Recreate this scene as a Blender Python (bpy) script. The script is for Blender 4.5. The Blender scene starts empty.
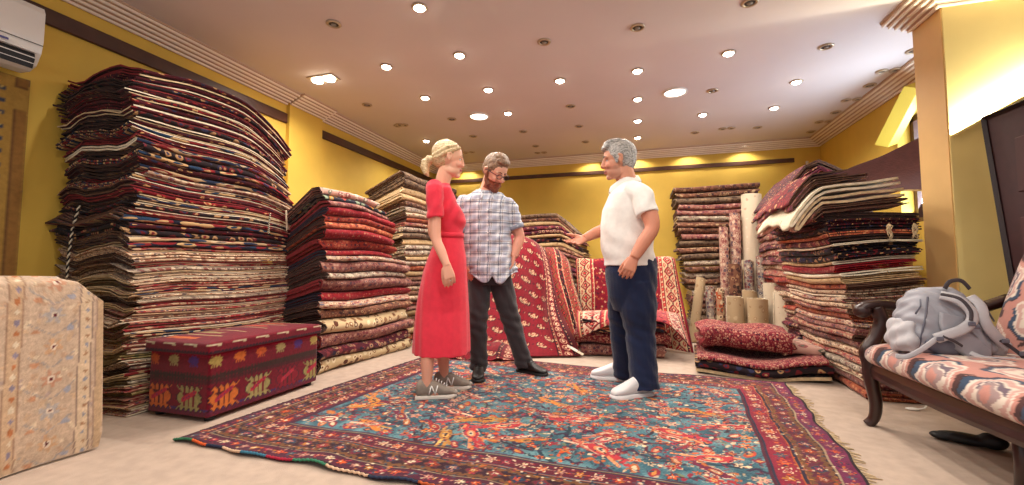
import bpy, math, random
import numpy as np
PI = math.pi
COL = bpy.context.scene.collection
sc = bpy.context.scene

# ------------------------------------------------------------------ helpers
def lin(c):
    if isinstance(c, str):
        c = tuple(int(c[i:i+2], 16)/255 for i in (0, 2, 4))
    return tuple((x/12.92 if x <= .04045 else ((x+.055)/1.055)**2.4) for x in c)

def tag(o, label=None, cat=None, group=None, kind=None):
    if label: o['label'] = label
    if cat: o['category'] = cat
    if group: o['group'] = group
    if kind: o['kind'] = kind
    return o

def empty(name, loc=(0, 0, 0), rz=0, label=None, cat=None, group=None):
    o = bpy.data.objects.new(name, None)
    COL.objects.link(o); o.location = loc; o.rotation_euler = (0, 0, rz)
    o.empty_display_size = .1
    return tag(o, label, cat, group)

def mk(name, V, F, mats, mi=None, uv=None, col=None, parent=None, smooth=True):
    """V (n,3); F list of index tuples or (m,4) array; uv per vertex; col per vertex (sRGB 0..1)"""
    V = np.asarray(V, float)
    me = bpy.data.meshes.new(name)
    if isinstance(F, np.ndarray):
        m, k = F.shape
        me.vertices.add(len(V)); me.vertices.foreach_set('co', V.ravel())
        me.loops.add(m*k); me.loops.foreach_set('vertex_index', F.ravel().astype(np.int32))
        me.polygons.add(m); me.polygons.foreach_set('loop_start', np.arange(0, m*k, k, dtype=np.int32))
        me.update(calc_edges=True)
    else:
        me.from_pydata([tuple(v) for v in V], [], [tuple(f) for f in F]); me.update()
    if not isinstance(mats, (list, tuple)): mats = [mats]
    for m_ in mats: me.materials.append(m_)
    if mi is not None: me.polygons.foreach_set('material_index', np.asarray(mi, np.int32))
    me.polygons.foreach_set('use_smooth', np.full(len(me.polygons), bool(smooth)))
    if uv is not None:
        l = me.uv_layers.new(name='UVMap'); idx = np.empty(len(me.loops), np.int32)
        me.loops.foreach_get('vertex_index', idx)
        l.data.foreach_set('uv', np.asarray(uv, float)[idx].ravel())
    if col is not None:
        c = np.asarray(col, float); c = np.clip(c, 0, 1)
        c = np.where(c <= .04045, c/12.92, ((c+.055)/1.055)**2.4)
        a = me.color_attributes.new('pattern', 'FLOAT_COLOR', 'POINT')
        a.data.foreach_set('color', np.concatenate([c, np.ones((len(c), 1))], 1).astype(np.float32).ravel())
    o = bpy.data.objects.new(name, me); COL.objects.link(o)
    if parent is not None: o.parent = parent
    return o

class MB:
    """collects pieces into one mesh"""
    def __init__(s): s.V = []; s.F = []; s.M = []; s.n = 0
    def add(s, V, F, m=0):
        s.V.append(np.asarray(V, float)); s.F += [tuple(i+s.n for i in f) for f in F]; s.M += [m]*len(F)
        s.n += len(V); return s
    def box(s, x0, x1, y0, y1, z0, z1, m=0, M=None, bev=0):
        if bev > 0:
            b = min(bev, (x1-x0)/2.01, (y1-y0)/2.01, (z1-z0)/2.01)
            V = []; 
            for sx in (0, 1):
                for sy in (0, 1):
                    for sz in (0, 1):
                        X, Y, Z = (x0, x1)[sx], (y0, y1)[sy], (z0, z1)[sz]
                        dx, dy, dz = (b, -b)[sx], (b, -b)[sy], (b, -b)[sz]
                        V += [(X, Y+dy, Z+dz), (X+dx, Y, Z+dz), (X+dx, Y+dy, Z)]
            i = lambda a, b_, c, k: (a*4+b_*2+c)*3+k
            F = [[i(0,0,0,0), i(0,0,1,0), i(0,1,1,0), i(0,1,0,0)], [i(1,0,0,0), i(1,1,0,0), i(1,1,1,0), i(1,0,1,0)],
                 [i(0,0,0,1), i(1,0,0,1), i(1,0,1,1), i(0,0,1,1)], [i(0,1,0,1), i(0,1,1,1), i(1,1,1,1), i(1,1,0,1)],
                 [i(0,0,0,2), i(0,1,0,2), i(1,1,0,2), i(1,0,0,2)], [i(0,0,1,2), i(1,0,1,2), i(1,1,1,2), i(0,1,1,2)]]
            for a in (0, 1):
                for c in (0, 1):
                    F.append([i(0,a,c,1), i(1,a,c,1), i(1,a,c,2), i(0,a,c,2)])
                    F.append([i(a,0,c,0), i(a,1,c,0), i(a,1,c,2), i(a,0,c,2)])
                    F.append([i(a,c,0,0), i(a,c,1,0), i(a,c,1,1), i(a,c,0,1)])
                    for d in (0, 1): F.append([i(a,c,d,0), i(a,c,d,1), i(a,c,d,2)])
            V = np.array(V, float); cen = V.mean(0)
            F2 = []
            for f in F:
                p = V[f]; nn = np.cross(p[1]-p[0], p[2]-p[0])
                F2.append(f if np.dot(nn, p.mean(0)-cen) > 0 else f[::-1])
            F = F2
        else:
            V = [(x, y, z) for x in (x0, x1) for y in (y0, y1) for z in (z0, z1)]
            F = [(0,1,3,2), (4,6,7,5), (0,4,5,1), (2,3,7,6), (0,2,6,4), (1,5,7,3)]
        if M is not None: V = M(np.asarray(V, float))
        return s.add(V, F, m)
    def tube(s, P, R, n=10, m=0, cap=True, sq=1.0, up=(0, 0, 1)):
        """tube along points P with radii R (scalar, list, or list of (ra, rb))"""
        P = np.asarray(P, float); k = len(P)
        if np.isscalar(R): R = [R]*k
        T = np.gradient(P, axis=0); T /= np.linalg.norm(T, axis=1)[:, None]+1e-12
        u = np.array(up, float)
        if abs(T[0] @ u) > .95: u = np.array((0, 1., 0)) if abs(T[0][1]) < .9 else np.array((1., 0, 0))
        V = []; prev = None
        for i in range(k):
            if prev is None: a = u - T[i]*(u@T[i])
            else: a = prev - T[i]*(prev@T[i])
            a /= np.linalg.norm(a)+1e-12; prev = a; b = np.cross(T[i], a)
            ra, rb = (R[i], R[i]*sq) if np.isscalar(R[i]) else R[i]
            t = np.arange(n)/n*2*PI
            V.append(P[i]+np.outer(np.cos(t)*ra, a)+np.outer(np.sin(t)*rb, b))
        V = np.concatenate(V); F = []
        for i in range(k-1):
            for j in range(n):
                F.append((i*n+j, i*n+(j+1) % n, (i+1)*n+(j+1) % n, (i+1)*n+j))
        if cap:
            F.append(tuple(range(n))[::-1]); F.append(tuple((k-1)*n+j for j in range(n)))
        return s.add(V, F, m)
    def lathe(s, prof, c=(0, 0, 0), n=20, m=0, M=None):
        V = []
        for r, z in prof:
            t = np.arange(n)/n*2*PI
            V.append(np.stack([c[0]+r*np.cos(t), c[1]+r*np.sin(t), np.full(n, c[2]+z)], 1))
        V = np.concatenate(V); F = []; k = len(prof)
        for i in range(k-1):
            for j in range(n): F.append((i*n+j, i*n+(j+1) % n, (i+1)*n+(j+1) % n, (i+1)*n+j))
        F.append(tuple(range(n))[::-1]); F.append(tuple((k-1)*n+j for j in range(n)))
        if M is not None: V = M(V)
        return s.add(V, F, m)
    def ell(s, c, r, n=12, m=0, M=None):
        prof = [(max(1e-4, math.sin(t)), -math.cos(t)) for t in np.linspace(0.02, PI-.02, n)]
        V = []
        k = len(prof); nn = n*2
        t = np.arange(nn)/nn*2*PI
        for q, z in prof: V.append(np.stack([q*np.cos(t)*r[0], q*np.sin(t)*r[1], np.full(nn, z*r[2])], 1))
        V = np.concatenate(V)
        if M is not None: V = M(V)
        V = V+np.array(c); F = []
        for i in range(k-1):
            for j in range(nn): F.append((i*nn+j, i*nn+(j+1) % nn, (i+1)*nn+(j+1) % nn, (i+1)*nn+j))
        F.append(tuple(range(nn))[::-1]); F.append(tuple((k-1)*nn+j for j in range(nn)))
        return s.add(V, F, m)
    def sweep(s, path, prof, m=0, closed=True):
        """prof: (out, z) polygon swept along a horizontal path of (x, y, nx, ny) stations"""
        k = len(prof); V = []
        for x, y, nx, ny in path:
            for o_, z in prof: V.append((x+nx*o_, y+ny*o_, z))
        F = []
        for i in range(len(path)-1):
            for j in range(k): F.append((i*k+j, (i+1)*k+j, (i+1)*k+(j+1) % k, i*k+(j+1) % k))
        F.append(tuple(range(k))); F.append(tuple((len(path)-1)*k+j for j in range(k))[::-1])
        return s.add(V, F, m)
    def build(s, name, mats, parent=None, smooth=False, **kw):
        V = np.concatenate(s.V)
        if not isinstance(mats, (list, tuple)): mats = [mats]
        o = mk(name, V, s.F, mats, mi=s.M, parent=parent, smooth=smooth, **kw)
        return o

def slab(P, t, flip=False):
    """closed sheet around the grid P (nu,nv,3), thickness t -> V, F(quads), rim flags, index of the grid point of each vertex"""
    nu, nv = P.shape[:2]
    du = np.gradient(P, axis=0); dv = np.gradient(P, axis=1)
    N = np.cross(du, dv); N /= np.linalg.norm(N, axis=2)[..., None]+1e-12
    if flip: N = -N
    A = (P+N*t/2).reshape(-1, 3); B = (P-N*t/2).reshape(-1, 3)
    I = np.arange(nu*nv).reshape(nu, nv); n = nu*nv
    q = np.stack([I[:-1, :-1], I[1:, :-1], I[1:, 1:], I[:-1, 1:]], -1).reshape(-1, 4)
    if flip: q = q[:, ::-1]
    ring = np.concatenate([I[:, 0], I[-1, 1:], I[-2::-1, -1], I[0, -2:0:-1]])
    m = len(ring)
    V = np.concatenate([A, B, A[ring], B[ring]])
    k = np.arange(m); k2 = (k+1) % m
    r = np.stack([2*n+k, 2*n+m+k, 2*n+m+k2, 2*n+k2], -1)
    if flip: r = r[:, ::-1]
    # orient the rim outward: du x dv normal up -> start column edge
    F = np.concatenate([q, (q+n)[:, ::-1], r[:, ::-1] if False else r])
    mi = np.zeros(len(F), np.int32); mi[2*len(q):] = 1; b0 = 2*len(q)
    mi[b0:b0+nu-1] = 2; mi[b0+nu+nv-2:b0+2*nu+nv-3] = 2
    src = np.concatenate([np.arange(n), np.arange(n), ring, ring])
    return V, F, mi, src

def sheet(name, P, t, mats, uv=None, col=None, parent=None, flip=False, rimcol=None):
    V, F, mi, src = slab(P, t, flip)
    u = uv.reshape(-1, 2)[src] if uv is not None else None
    c = None
    if col is not None:
        c = col.reshape(-1, 3)[src]
        if rimcol is not None: c = c.copy(); c[2*P.shape[0]*P.shape[1]:] = rimcol
    if len(mats) < 2: mi[:] = 0
    elif len(mats) < 3: mi[mi == 2] = 1
    return mk(name, V, F, mats, mi=mi, uv=u, col=c, parent=parent)

# ------------------------------------------------------------------ materials
def node_mat(name):
    m = bpy.data.materials.new(name); m.use_nodes = True
    nt = m.node_tree; b = nt.nodes['Principled BSDF']
    return m, nt, b
def N(nt, t, **kw):
    n = nt.nodes.new(t)
    for k, v in kw.items(): setattr(n, k, v)
    return n
def ramp(nt, stops, interp='LINEAR'):
    r = nt.nodes.new('ShaderNodeValToRGB'); cr = r.color_ramp; cr.interpolation = interp
    while len(cr.elements) > 1: cr.elements.remove(cr.elements[-1])
    cr.elements[0].position = stops[0][0]; cr.elements[0].color = (*lin(stops[0][1]), 1)
    for p, c in stops[1:]:
        e = cr.elements.new(p); e.color = (*lin(c), 1)
    return r
def plain(name, c, rough=.6, metal=0, noise=0, scale=8, bump=0, bscale=60, spec=.5, coord='Object', c2=None, coat=0):
    m, nt, b = node_mat(name); L = nt.links
    b.inputs['Roughness'].default_value = rough; b.inputs['Metallic'].default_value = metal
    b.inputs['Specular IOR Level'].default_value = spec
    b.inputs['Coat Weight'].default_value = coat
    b.inputs['Base Color'].default_value = (*lin(c), 1)
    tc = N(nt, 'ShaderNodeTexCoord')
    if noise or c2:
        nz = N(nt, 'ShaderNodeTexNoise'); nz.inputs['Scale'].default_value = scale; nz.inputs['Detail'].default_value = 4
        L.new(tc.outputs[coord], nz.inputs['Vector'])
        base = lin(c); a = tuple(max(0, x*(1-noise)) for x in base); d = lin(c2) if c2 else tuple(min(1, x*(1+noise)) for x in base)
        mx = N(nt, 'ShaderNodeMix', data_type='RGBA')
        mr = N(nt, 'ShaderNodeMapRange'); mr.inputs['From Min'].default_value = .35; mr.inputs['From Max'].default_value = .65
        L.new(nz.outputs['Fac'], mr.inputs['Value']); L.new(mr.outputs[0], mx.inputs['Factor'])
        mx.inputs['A'].default_value = (*a, 1); mx.inputs['B'].default_value = (*d, 1)
        L.new(mx.outputs['Result'], b.inputs['Base Color'])
    if bump:
        n2 = N(nt, 'ShaderNodeTexNoise'); n2.inputs['Scale'].default_value = bscale; n2.inputs['Detail'].default_value = 3
        L.new(tc.outputs[coord], n2.inputs['Vector'])
        bp = N(nt, 'ShaderNodeBump'); bp.inputs['Strength'].default_value = bump; bp.inputs['Distance'].default_value = .01
        L.new(n2.outputs['Fac'], bp.inputs['Height']); L.new(bp.outputs[0], b.inputs['Normal'])
    return m
def emis(name, c, s):
    m, nt, b = node_mat(name)
    b.inputs['Base Color'].default_value = (*lin(c), 1)
    b.inputs['Emission Color'].default_value = (*lin(c), 1); b.inputs['Emission Strength'].default_value = s
    return m
def pattern_mat(name, rough=.92, bump=.25, bscale=350, spec=.15, sheen=0.15, wear=.12):
    """cloth or pile whose dyed pattern is stored per point of the mesh"""
    m, nt, b = node_mat(name); L = nt.links
    at = N(nt, 'ShaderNodeAttribute'); at.attribute_name = 'pattern'
    tc = N(nt, 'ShaderNodeTexCoord')
    nz = N(nt, 'ShaderNodeTexNoise'); nz.inputs['Scale'].default_value = 40; nz.inputs['Detail'].default_value = 5
    L.new(tc.outputs['Object'], nz.inputs['Vector'])
    mr = N(nt, 'ShaderNodeMapRange'); mr.inputs['From Min'].default_value = .3; mr.inputs['From Max'].default_value = .7
    mr.inputs['To Min'].default_value = 1-wear; mr.inputs['To Max'].default_value = 1+wear
    L.new(nz.outputs['Fac'], mr.inputs['Value'])
    hs = N(nt, 'ShaderNodeHueSaturation'); L.new(at.outputs['Color'], hs.inputs['Color']); L.new(mr.outputs[0], hs.inputs['Value'])
    L.new(hs.outputs[0], b.inputs['Base Color'])
    b.inputs['Roughness'].default_value = rough; b.inputs['Specular IOR Level'].default_value = spec
    b.inputs['Sheen Weight'].default_value = sheen
    n2 = N(nt, 'ShaderNodeTexNoise'); n2.inputs['Scale'].default_value = bscale
    L.new(tc.outputs['Object'], n2.inputs['Vector'])
    bp = N(nt, 'ShaderNodeBump'); bp.inputs['Strength'].default_value = bump; bp.inputs['Distance'].default_value = .004
    L.new(n2.outputs['Fac'], bp.inputs['Height']); L.new(bp.outputs[0], b.inputs['Normal'])
    return m

def rug_mat(name, ground, c1, c2, c3, s=(14, 9), size=.36, line=None, lw=0, lcol=None, vary=.18):
    """folded carpet: UV in metres, scattered knots of colour on a ground, optional woven stripes"""
    m, nt, b = node_mat(name); L = nt.links
    uv = N(nt, 'ShaderNodeUVMap'); oi = N(nt, 'ShaderNodeObjectInfo')
    mp = N(nt, 'ShaderNodeVectorMath', operation='MULTIPLY'); mp.inputs[1].default_value = (s[0], s[1], 1)
    ad = N(nt, 'ShaderNodeVectorMath', operation='ADD')
    mu = N(nt, 'ShaderNodeMath', operation='MULTIPLY'); mu.inputs[1].default_value = 57.3
    L.new(oi.outputs['Random'], mu.inputs[0])
    L.new(uv.outputs[0], mp.inputs[0]); L.new(mp.outputs[0], ad.inputs[0]); L.new(mu.outputs[0], ad.inputs[1])
    nzd = N(nt, 'ShaderNodeTexNoise'); nzd.inputs['Scale'].default_value = 1.3; nzd.inputs['Detail'].default_value = 1
    L.new(ad.outputs[0], nzd.inputs['Vector'])
    sc_ = N(nt, 'ShaderNodeVectorMath', operation='SCALE'); sc_.inputs['Scale'].default_value = .55
    L.new(nzd.outputs['Color'], sc_.inputs[0])
    a2 = N(nt, 'ShaderNodeVectorMath', operation='ADD'); L.new(ad.outputs[0], a2.inputs[0]); L.new(sc_.outputs[0], a2.inputs[1])
    vo = N(nt, 'ShaderNodeTexVoronoi'); vo.voronoi_dimensions = '2D'; vo.inputs['Scale'].default_value = 1; vo.inputs['Randomness'].default_value = .75
    L.new(a2.outputs[0], vo.inputs['Vector'])
    sep = N(nt, 'ShaderNodeSeparateColor'); L.new(vo.outputs['Color'], sep.inputs[0])
    pal = ramp(nt, [(0, c1), (.38, c2), (.72, c3), (.9, ground)], 'CONSTANT'); L.new(sep.outputs[0], pal.inputs[0])
    pal2 = ramp(nt, [(0, c2), (.35, c3), (.7, c1)], 'CONSTANT'); L.new(sep.outputs[1], pal2.inputs[0])
    m1 = N(nt, 'ShaderNodeMath', operation='LESS_THAN'); m1.inputs[1].default_value = size; L.new(vo.outputs['Distance'], m1.inputs[0])
    m2 = N(nt, 'ShaderNodeMath', operation='LESS_THAN'); m2.inputs[1].default_value = size*.45; L.new(vo.outputs['Distance'], m2.inputs[0])
    x1 = N(nt, 'ShaderNodeMix', data_type='RGBA'); L.new(m1.outputs[0], x1.inputs['Factor'])
    x1.inputs['A'].default_value = (*lin(ground), 1); L.new(pal.outputs[0], x1.inputs['B'])
    x2 = N(nt, 'ShaderNodeMix', data_type='RGBA'); L.new(m2.outputs[0], x2.inputs['Factor'])
    L.new(x1.outputs['Result'], x2.inputs['A']); L.new(pal2.outputs[0], x2.inputs['B'])
    cur = x2.outputs['Result']
    if line:
        w = N(nt, 'ShaderNodeTexWave'); w.bands_direction = 'Y'; w.inputs['Scale'].default_value = line; w.inputs['Distortion'].default_value = .6
        L.new(uv.outputs[0], w.inputs['Vector'])
        g = N(nt, 'ShaderNodeMath', operation='GREATER_THAN'); g.inputs[1].default_value = 1-lw; L.new(w.outputs['Fac'], g.inputs[0])
        x3 = N(nt, 'ShaderNodeMix', data_type='RGBA'); L.new(g.outputs[0], x3.inputs['Factor'])
        L.new(cur, x3.inputs['A']); x3.inputs['B'].default_value = (*lin(lcol), 1); cur = x3.outputs['Result']
    hs = N(nt, 'ShaderNodeHueSaturation'); L.new(cur, hs.inputs['Color'])
    mr = N(nt, 'ShaderNodeMapRange'); mr.inputs['To Min'].default_value = 1-vary; mr.inputs['To Max'].default_value = 1+vary
    L.new(oi.outputs['Random'], mr.inputs['Value']); L.new(mr.outputs[0], hs.inputs['Value'])
    L.new(hs.outputs[0], b.inputs['Base Color'])
    b.inputs['Roughness'].default_value = .95; b.inputs['Specular IOR Level'].default_value = .12; b.inputs['Sheen Weight'].default_value = .1
    nb = N(nt, 'ShaderNodeTexNoise'); nb.inputs['Scale'].default_value = 160; L.new(uv.outputs[0], nb.inputs['Vector'])
    bp = N(nt, 'ShaderNodeBump'); bp.inputs['Strength'].default_value = .5; bp.inputs['Distance'].default_value = .006
    L.new(nb.outputs['Fac'], bp.inputs['Height']); L.new(bp.outputs[0], b.inputs['Normal'])
    return m

# ------------------------------------------------------------------ camera
FPX, YAW, PIT, HC = 424., .288, .0614, .9
cam = bpy.data.objects.new('camera', bpy.data.cameras.new('camera')); COL.objects.link(cam)
cam.location = (0, 0, HC); cam.rotation_euler = (PI/2+PIT, 0, YAW)
cam.data.sensor_width = 36; cam.data.lens = 36*FPX/1024; cam.data.clip_start = .05
sc.camera = cam
sc.view_settings.view_transform = 'Standard'; sc.view_settings.look = 'None'; sc.view_settings.gamma = 1
sc.view_settings.use_curve_mapping = False; sc.view_settings.exposure = 0.0
sc.cycles.max_bounces = 8; sc.cycles.diffuse_bounces = 5; sc.cycles.use_denoising = True
sc.cycles.sample_clamp_indirect = 6; sc.cycles.use_light_tree = True
sc.cycles.caustics_reflective = False; sc.cycles.caustics_refractive = False
w = bpy.data.worlds.new('world'); sc.world = w; w.use_nodes = True
w.node_tree.nodes['Background'].inputs[0].default_value = (.96, .96, 1.0, 1)
w.node_tree.nodes['Background'].inputs[1].default_value = .6

# ------------------------------------------------------------------ the room
XL, XR, YB, ZC = -3.683, 2.6145, 7.2, 2.8
M_wall = plain('yellow_wall_paint', 'd8b34a', .7, noise=.05, scale=2.5, bump=.08, bscale=30)
M_pillar = plain('pillar_paint', 'd8ad6c', .6, noise=.05, scale=3)
M_cream = plain('cream_wall_paint', 'e2cd8a', .65, noise=.05, scale=2)
M_ceil = plain('ceiling_paint', 'd6cbc8', .8, noise=.03, scale=1.2)
M_cornice = plain('cornice_plaster', 'efe2d0', .6)
M_floor = plain('floor_carpet', 'b9a595', .9, noise=.07, scale=14, bump=.25, bscale=220, spec=.2)
M_brown = plain('dark_brown_wood', '4a2a1c', .45, noise=.2, scale=6)
M_white = plain('white_plastic', 'ece8e2', .4)
M_black = plain('black_plastic', '151417', .5)
M_daysky = emis('daylight_outside', 'cfe0f5', 6)

def struct(name, mb, m, parent=None):
    o = mb.build(name, m, parent)
    if parent is None: o['kind'] = 'structure'
    return o
struct('floor', MB().box(XL-.2, 3.4, -.6, YB+.2, -.1, 0), M_floor)
struct('ceiling', MB().box(XL-.2, 3.4, -.6, YB+.2, ZC, ZC+.1), M_ceil)
struct('wall_left', MB().box(XL-.15, XL, -.6, YB+.15, 0, ZC), M_wall)
struct('wall_back', MB().box(XL, XR+.15, YB, YB+.15, 0, ZC), M_wall)
# right wall with a window opening  Y 4.05..5.2  z 1.3..2.42
wy0, wy1, wz0, wz1 = 4.02, 5.3, 1.35, 2.46
mb = MB().box(XR, XR+.22, 3.87, wy0, 0, ZC).box(XR, XR+.22, wy1, YB, 0, ZC).box(XR, XR+.22, wy0, wy1, 0, wz0).box(XR, XR+.22, wy0, wy1, wz1, ZC)
struct('wall_right', mb, M_wall)
wn = empty('window_1', (XR+.14, (wy0+wy1)/2, wz0)); wn['kind'] = 'structure'
f = MB(); hy = (wy1-wy0)/2; hz = wz1-wz0
f.box(-.03, .03, -hy, -hy+.06, 0, hz).box(-.03, .03, hy-.06, hy, 0, hz).box(-.03, .03, -hy, hy, 0, .06).box(-.03, .03, -hy, hy, hz-.06, hz).box(-.03, .03, -.03, .03, 0, hz)
f.build('window_frame', M_brown, wn)
gm, nt, b = node_mat('window_glass'); b.inputs['Transmission Weight'].default_value = 1; b.inputs['Roughness'].default_value = .02; b.inputs['Alpha'].default_value = .25
MB().box(-.004, .004, -hy+.05, hy-.05, .05, hz-.05).build('pane', gm, wn)
# sloping yellow boxed lintel across the window corner
mb = MB(); P0 = np.array([XR-.10, 5.30, 2.20]); P1 = np.array([XR-.10, 4.75, 2.60])
mb.tube([P0, P1], [(.05, .10), (.05, .10)], n=4)
struct('trim_1', mb, plain('bright_yellow_paint', 'cdb040', .5))
# right pillar and near cream wall
struct('pillar_right', MB().box(2.0388, XR+.22, 3.562, 3.869, 0, ZC), [M_pillar])
struct('wall_near_right', MB().box(2.045, 3.4, 3.552, 3.562, 0, ZC), [M_cream])
struct('wall_right_front', MB().box(3.3, 3.4, -.6, 3.55, 0, ZC), [M_cream])
struct('pillar_left', MB().box(XL, -3.635, 3.68, 4.183, 0, ZC), [M_wall])

M_groove = plain('cornice_groove_brown', 'bfa188', .7)  # browner base tone between the pale ribs
def cornice(name, path, w_=.20, h_=.10, n=5):
    CPb = [(0, ZC), (0, ZC-h_), (w_, ZC-.012), (w_, ZC)]
    mb_ = MB().sweep(path, CPb, 1)
    for i in range(n):
        o0 = w_*(i+.5)/n; z0 = ZC-h_+(h_-.012)*(i+.5)/n; r1, r2 = .0125, .011
        mb_.sweep(path, [(o0+r1*math.cos(a), z0-.004+r2*math.sin(a)) for a in np.linspace(0, 2*PI, 9)[:-1]], 0)
    struct(name, mb_, [M_cornice, M_groove])
cornice('trim_2', [(XL, -.6, 1, 0), (XL, 3.67, 1, 0)])
cornice('trim_3', [(-3.635, 3.675, 1, 0), (-3.635, 4.19, 1, 0)])
cornice('trim_4', [(XL, 4.195, 1, 0), (XL, YB, 1, 1-2)])
cornice('trim_5', [(XL, YB, 1, -1), (XR, YB, -1, -1)])
cornice('trim_6', [(XR, YB, -1, -1), (XR, 3.87, -1, 0)])
cornice('trim_7', [(2.0388, 3.87, -1, 0), (2.0388, 3.555, -1, -1), (3.3, 3.555, 0, -1)])
# dark picture rails
struct('trim_8', MB().box(XL, XL+.025, -.6, 3.68, 2.49, 2.60, bev=.006), M_brown)
struct('trim_9', MB().box(XL, XL+.025, 4.183, YB, 2.49, 2.59, bev=.006), M_brown)
struct('trim_10', MB().box(XL+.03, 2.27, YB-.025, YB, 2.485, 2.55, bev=.006), M_brown)
tag(MB().lathe([(.018, 0), (.018, .26)], (2.42, YB-.05, 2.22), 10).build('pipe', M_white, smooth=True),
    'short white vertical pipe in the corner where the back wall meets the window wall', 'pipe')

# ------------------------------------------------------------------ ceiling lamps
M_trim = plain('lamp_ring_metal', 'b9a58c', .35, metal=.4)
M_dark = plain('lamp_recess_dark', '30231c', .6)
M_bulb = emis('lamp_glow', 'fff2dc', 30)
M_disc = emis('lamp_disc_glow', 'fff4e2', 9)
M_off = plain('unlit_bulb_glass', '8f8478', .25)
GX = [-2.983, -2.233, -1.489, -.72, .03, .80, 1.578, 2.36]; GY = [2.66, 3.38, 4.14, 4.85, 5.58, 6.31, 7.05]
XN = ['nearest left wall', 'second from left wall', 'third from left wall', 'fourth from left wall', 'fifth from left wall',
      'sixth from left wall', 'seventh from left wall', 'eighth from left wall']
YN = ['seventh', 'sixth', 'fifth', 'fourth', 'third', 'second', 'first']
LIT = [(2, 0), (1, 1), (2, 1), (1, 2), (2, 2), (2, 3), (3, 2), (0, 4), (0, 6), (3, 6), (4, 2), (4, 3), (4, 4), (4, 5), (4, 6), (5, 2 if False else 1.9), (6, 3), (6, 4), (5, 4), (6, 6), (5, 6)]
OFF = [(1, 0), (3, 1), (0, 2), (0, 3), (1, 3), (1, 4), (2, 4), (2, 5), (2, 6), (3, 3), (3, 4), (3, 5), (4, 1), (5, 1), (6, 2), (5, 3), (5, 5), (6, 5)]
def lamp_pieces(root, lit, r=.045):
    MB().lathe([(r+.012, 0), (r+.014, -.006), (r+.006, -.012), (r-.004, -.012), (r-.008, -.004), (r-.008, 0)], (0, 0, 0), 20).build('ring', M_trim, root, smooth=True)
    if lit: MB().lathe([(.040, -.002), (.043, -.012), (.028, -.024), (.010, -.028)], n=16).build('bulb', M_bulb, root, smooth=True)
    else:
        MB().lathe([(.036, -.001), (.036, -.005)], n=16).build('recess', M_dark, root)
        MB().lathe([(.018, -.004), (.020, -.012), (.008, -.018)], n=12).build('bulb', M_off, root, smooth=True)
def ceil_lamp(name, label, x, y, lit, fn=lamp_pieces, group=None):
    r = empty(name, (x, y, ZC-.0005), 0, label, 'ceiling light', group)
    fn(r, lit); return r
def spot(x, y, e, ang=150, col=(1, .92, .82), r=.04):
    l = bpy.data.lights.new('lamp', 'SPOT'); l.energy = e; l.color = col; l.spot_size = math.radians(ang); l.spot_blend = .6; l.shadow_soft_size = r
    o = bpy.data.objects.new('lamp', l); COL.objects.link(o); o.location = (x, y, ZC-.05); return o
for i, j in LIT:
    jj = 1 if j == 1.9 else j
    x = GX[i]; y = GY[jj] if j != 1.9 else 4.02
    row = YN[jj] if j != 1.9 else 'fifth'
    ceil_lamp('ceiling_spotlight', 'lit ceiling spotlight, %s, %s row from the back wall' % (XN[i], row), x, y, True, group='lit ceiling spotlights')
    spot(x, y, 42 if jj < 6 else 24)
for i, j in OFF:
    if (i, j) == (5, 1): y = 3.28
    else: y = GY[j]
    ceil_lamp('ceiling_spotlight', 'unlit ceiling spotlight, %s, %s row from the back wall' % (XN[i], YN[j]), GX[i], y, False, group='unlit ceiling spotlights')
def oval(root, lit):
    c = MB()
    for s_ in (-1, 1): c.lathe([(.05, -.001), (.05, -.012), (.03, -.016), (.028, -.004)], (s_*.055, 0, 0), 18)
    c.build('ring', M_trim, root, smooth=True)
    MB().lathe([(.03, -.003), (.03, -.006)], (-.055, 0, 0), 14).lathe([(.03, -.003), (.03, -.006)], (.055, 0, 0), 14).build('recess', M_dark, root)
for (x, y, n) in [(-2.978, 4.871, 'by the left wall'), (-2.611, 6.34, 'near the back left corner'), (-1.493, 6.7, 'right above the bearded man'), (1.191, 6.231, 'right of the white shirted man')]:
    ceil_lamp('twin_spotlight', 'unlit oval twin ceiling spotlight %s' % n, x, y, False, oval)
for k, y in enumerate([4.436, 4.822, 5.166, 5.551, 5.959, 6.296, 6.723, 7.044]):
    tw = k % 2 == 1
    o_ = ['first', 'second', 'third', 'fourth', 'fifth', 'sixth', 'seventh', 'eighth'][7-k]
    ceil_lamp('twin_spotlight' if tw else 'ceiling_spotlight', 'unlit %sspotlight along the window wall, %s from the back wall' % ('wide twin ' if tw else 'small round ', o_), 2.34, y, False, oval if tw else lamp_pieces, 'unlit lamps along the window wall cornice')
def disc(root, lit):
    MB().lathe([(.125, 0), (.125, -.012), (.108, -.016), (.104, -.002)], n=28).build('ring', M_white, root, smooth=True)
    MB().lathe([(.103, -.003), (.103, -.008)], n=28).build('diffuser', M_disc, root)
for x, y, n in [(-1.867, 4.853, 'above the bearded man'), (.417, 4.778, 'above the white shirted man')]:
    ceil_lamp('round_ceiling_lamp', 'large glowing round recessed ceiling lamp %s' % n, x, y, True, disc); spot(x, y, 45, 165, r=.1)
def twin_lit(root, lit):
    MB().box(-.15, .15, -.07, .07, -.012, 0, bev=.004).build('frame', M_trim, root)
    MB().lathe([(.055, -.012), (.05, -.03)], (-.07, 0, 0), 16).lathe([(.055, -.012), (.05, -.03)], (.07, 0, 0), 16).build('bulb', M_bulb, root)
ceil_lamp('twin_spotlight', 'bright lit twin ceiling lamp nearest the tall left carpet stack', -2.977, 3.422, True, twin_lit); spot(-2.977, 3.422, 70, 165, r=.06)
ceil_lamp('ceiling_spotlight', 'unlit small ceiling spotlight half hidden behind the right pillar top', 2.30, 4.05, False)

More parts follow.
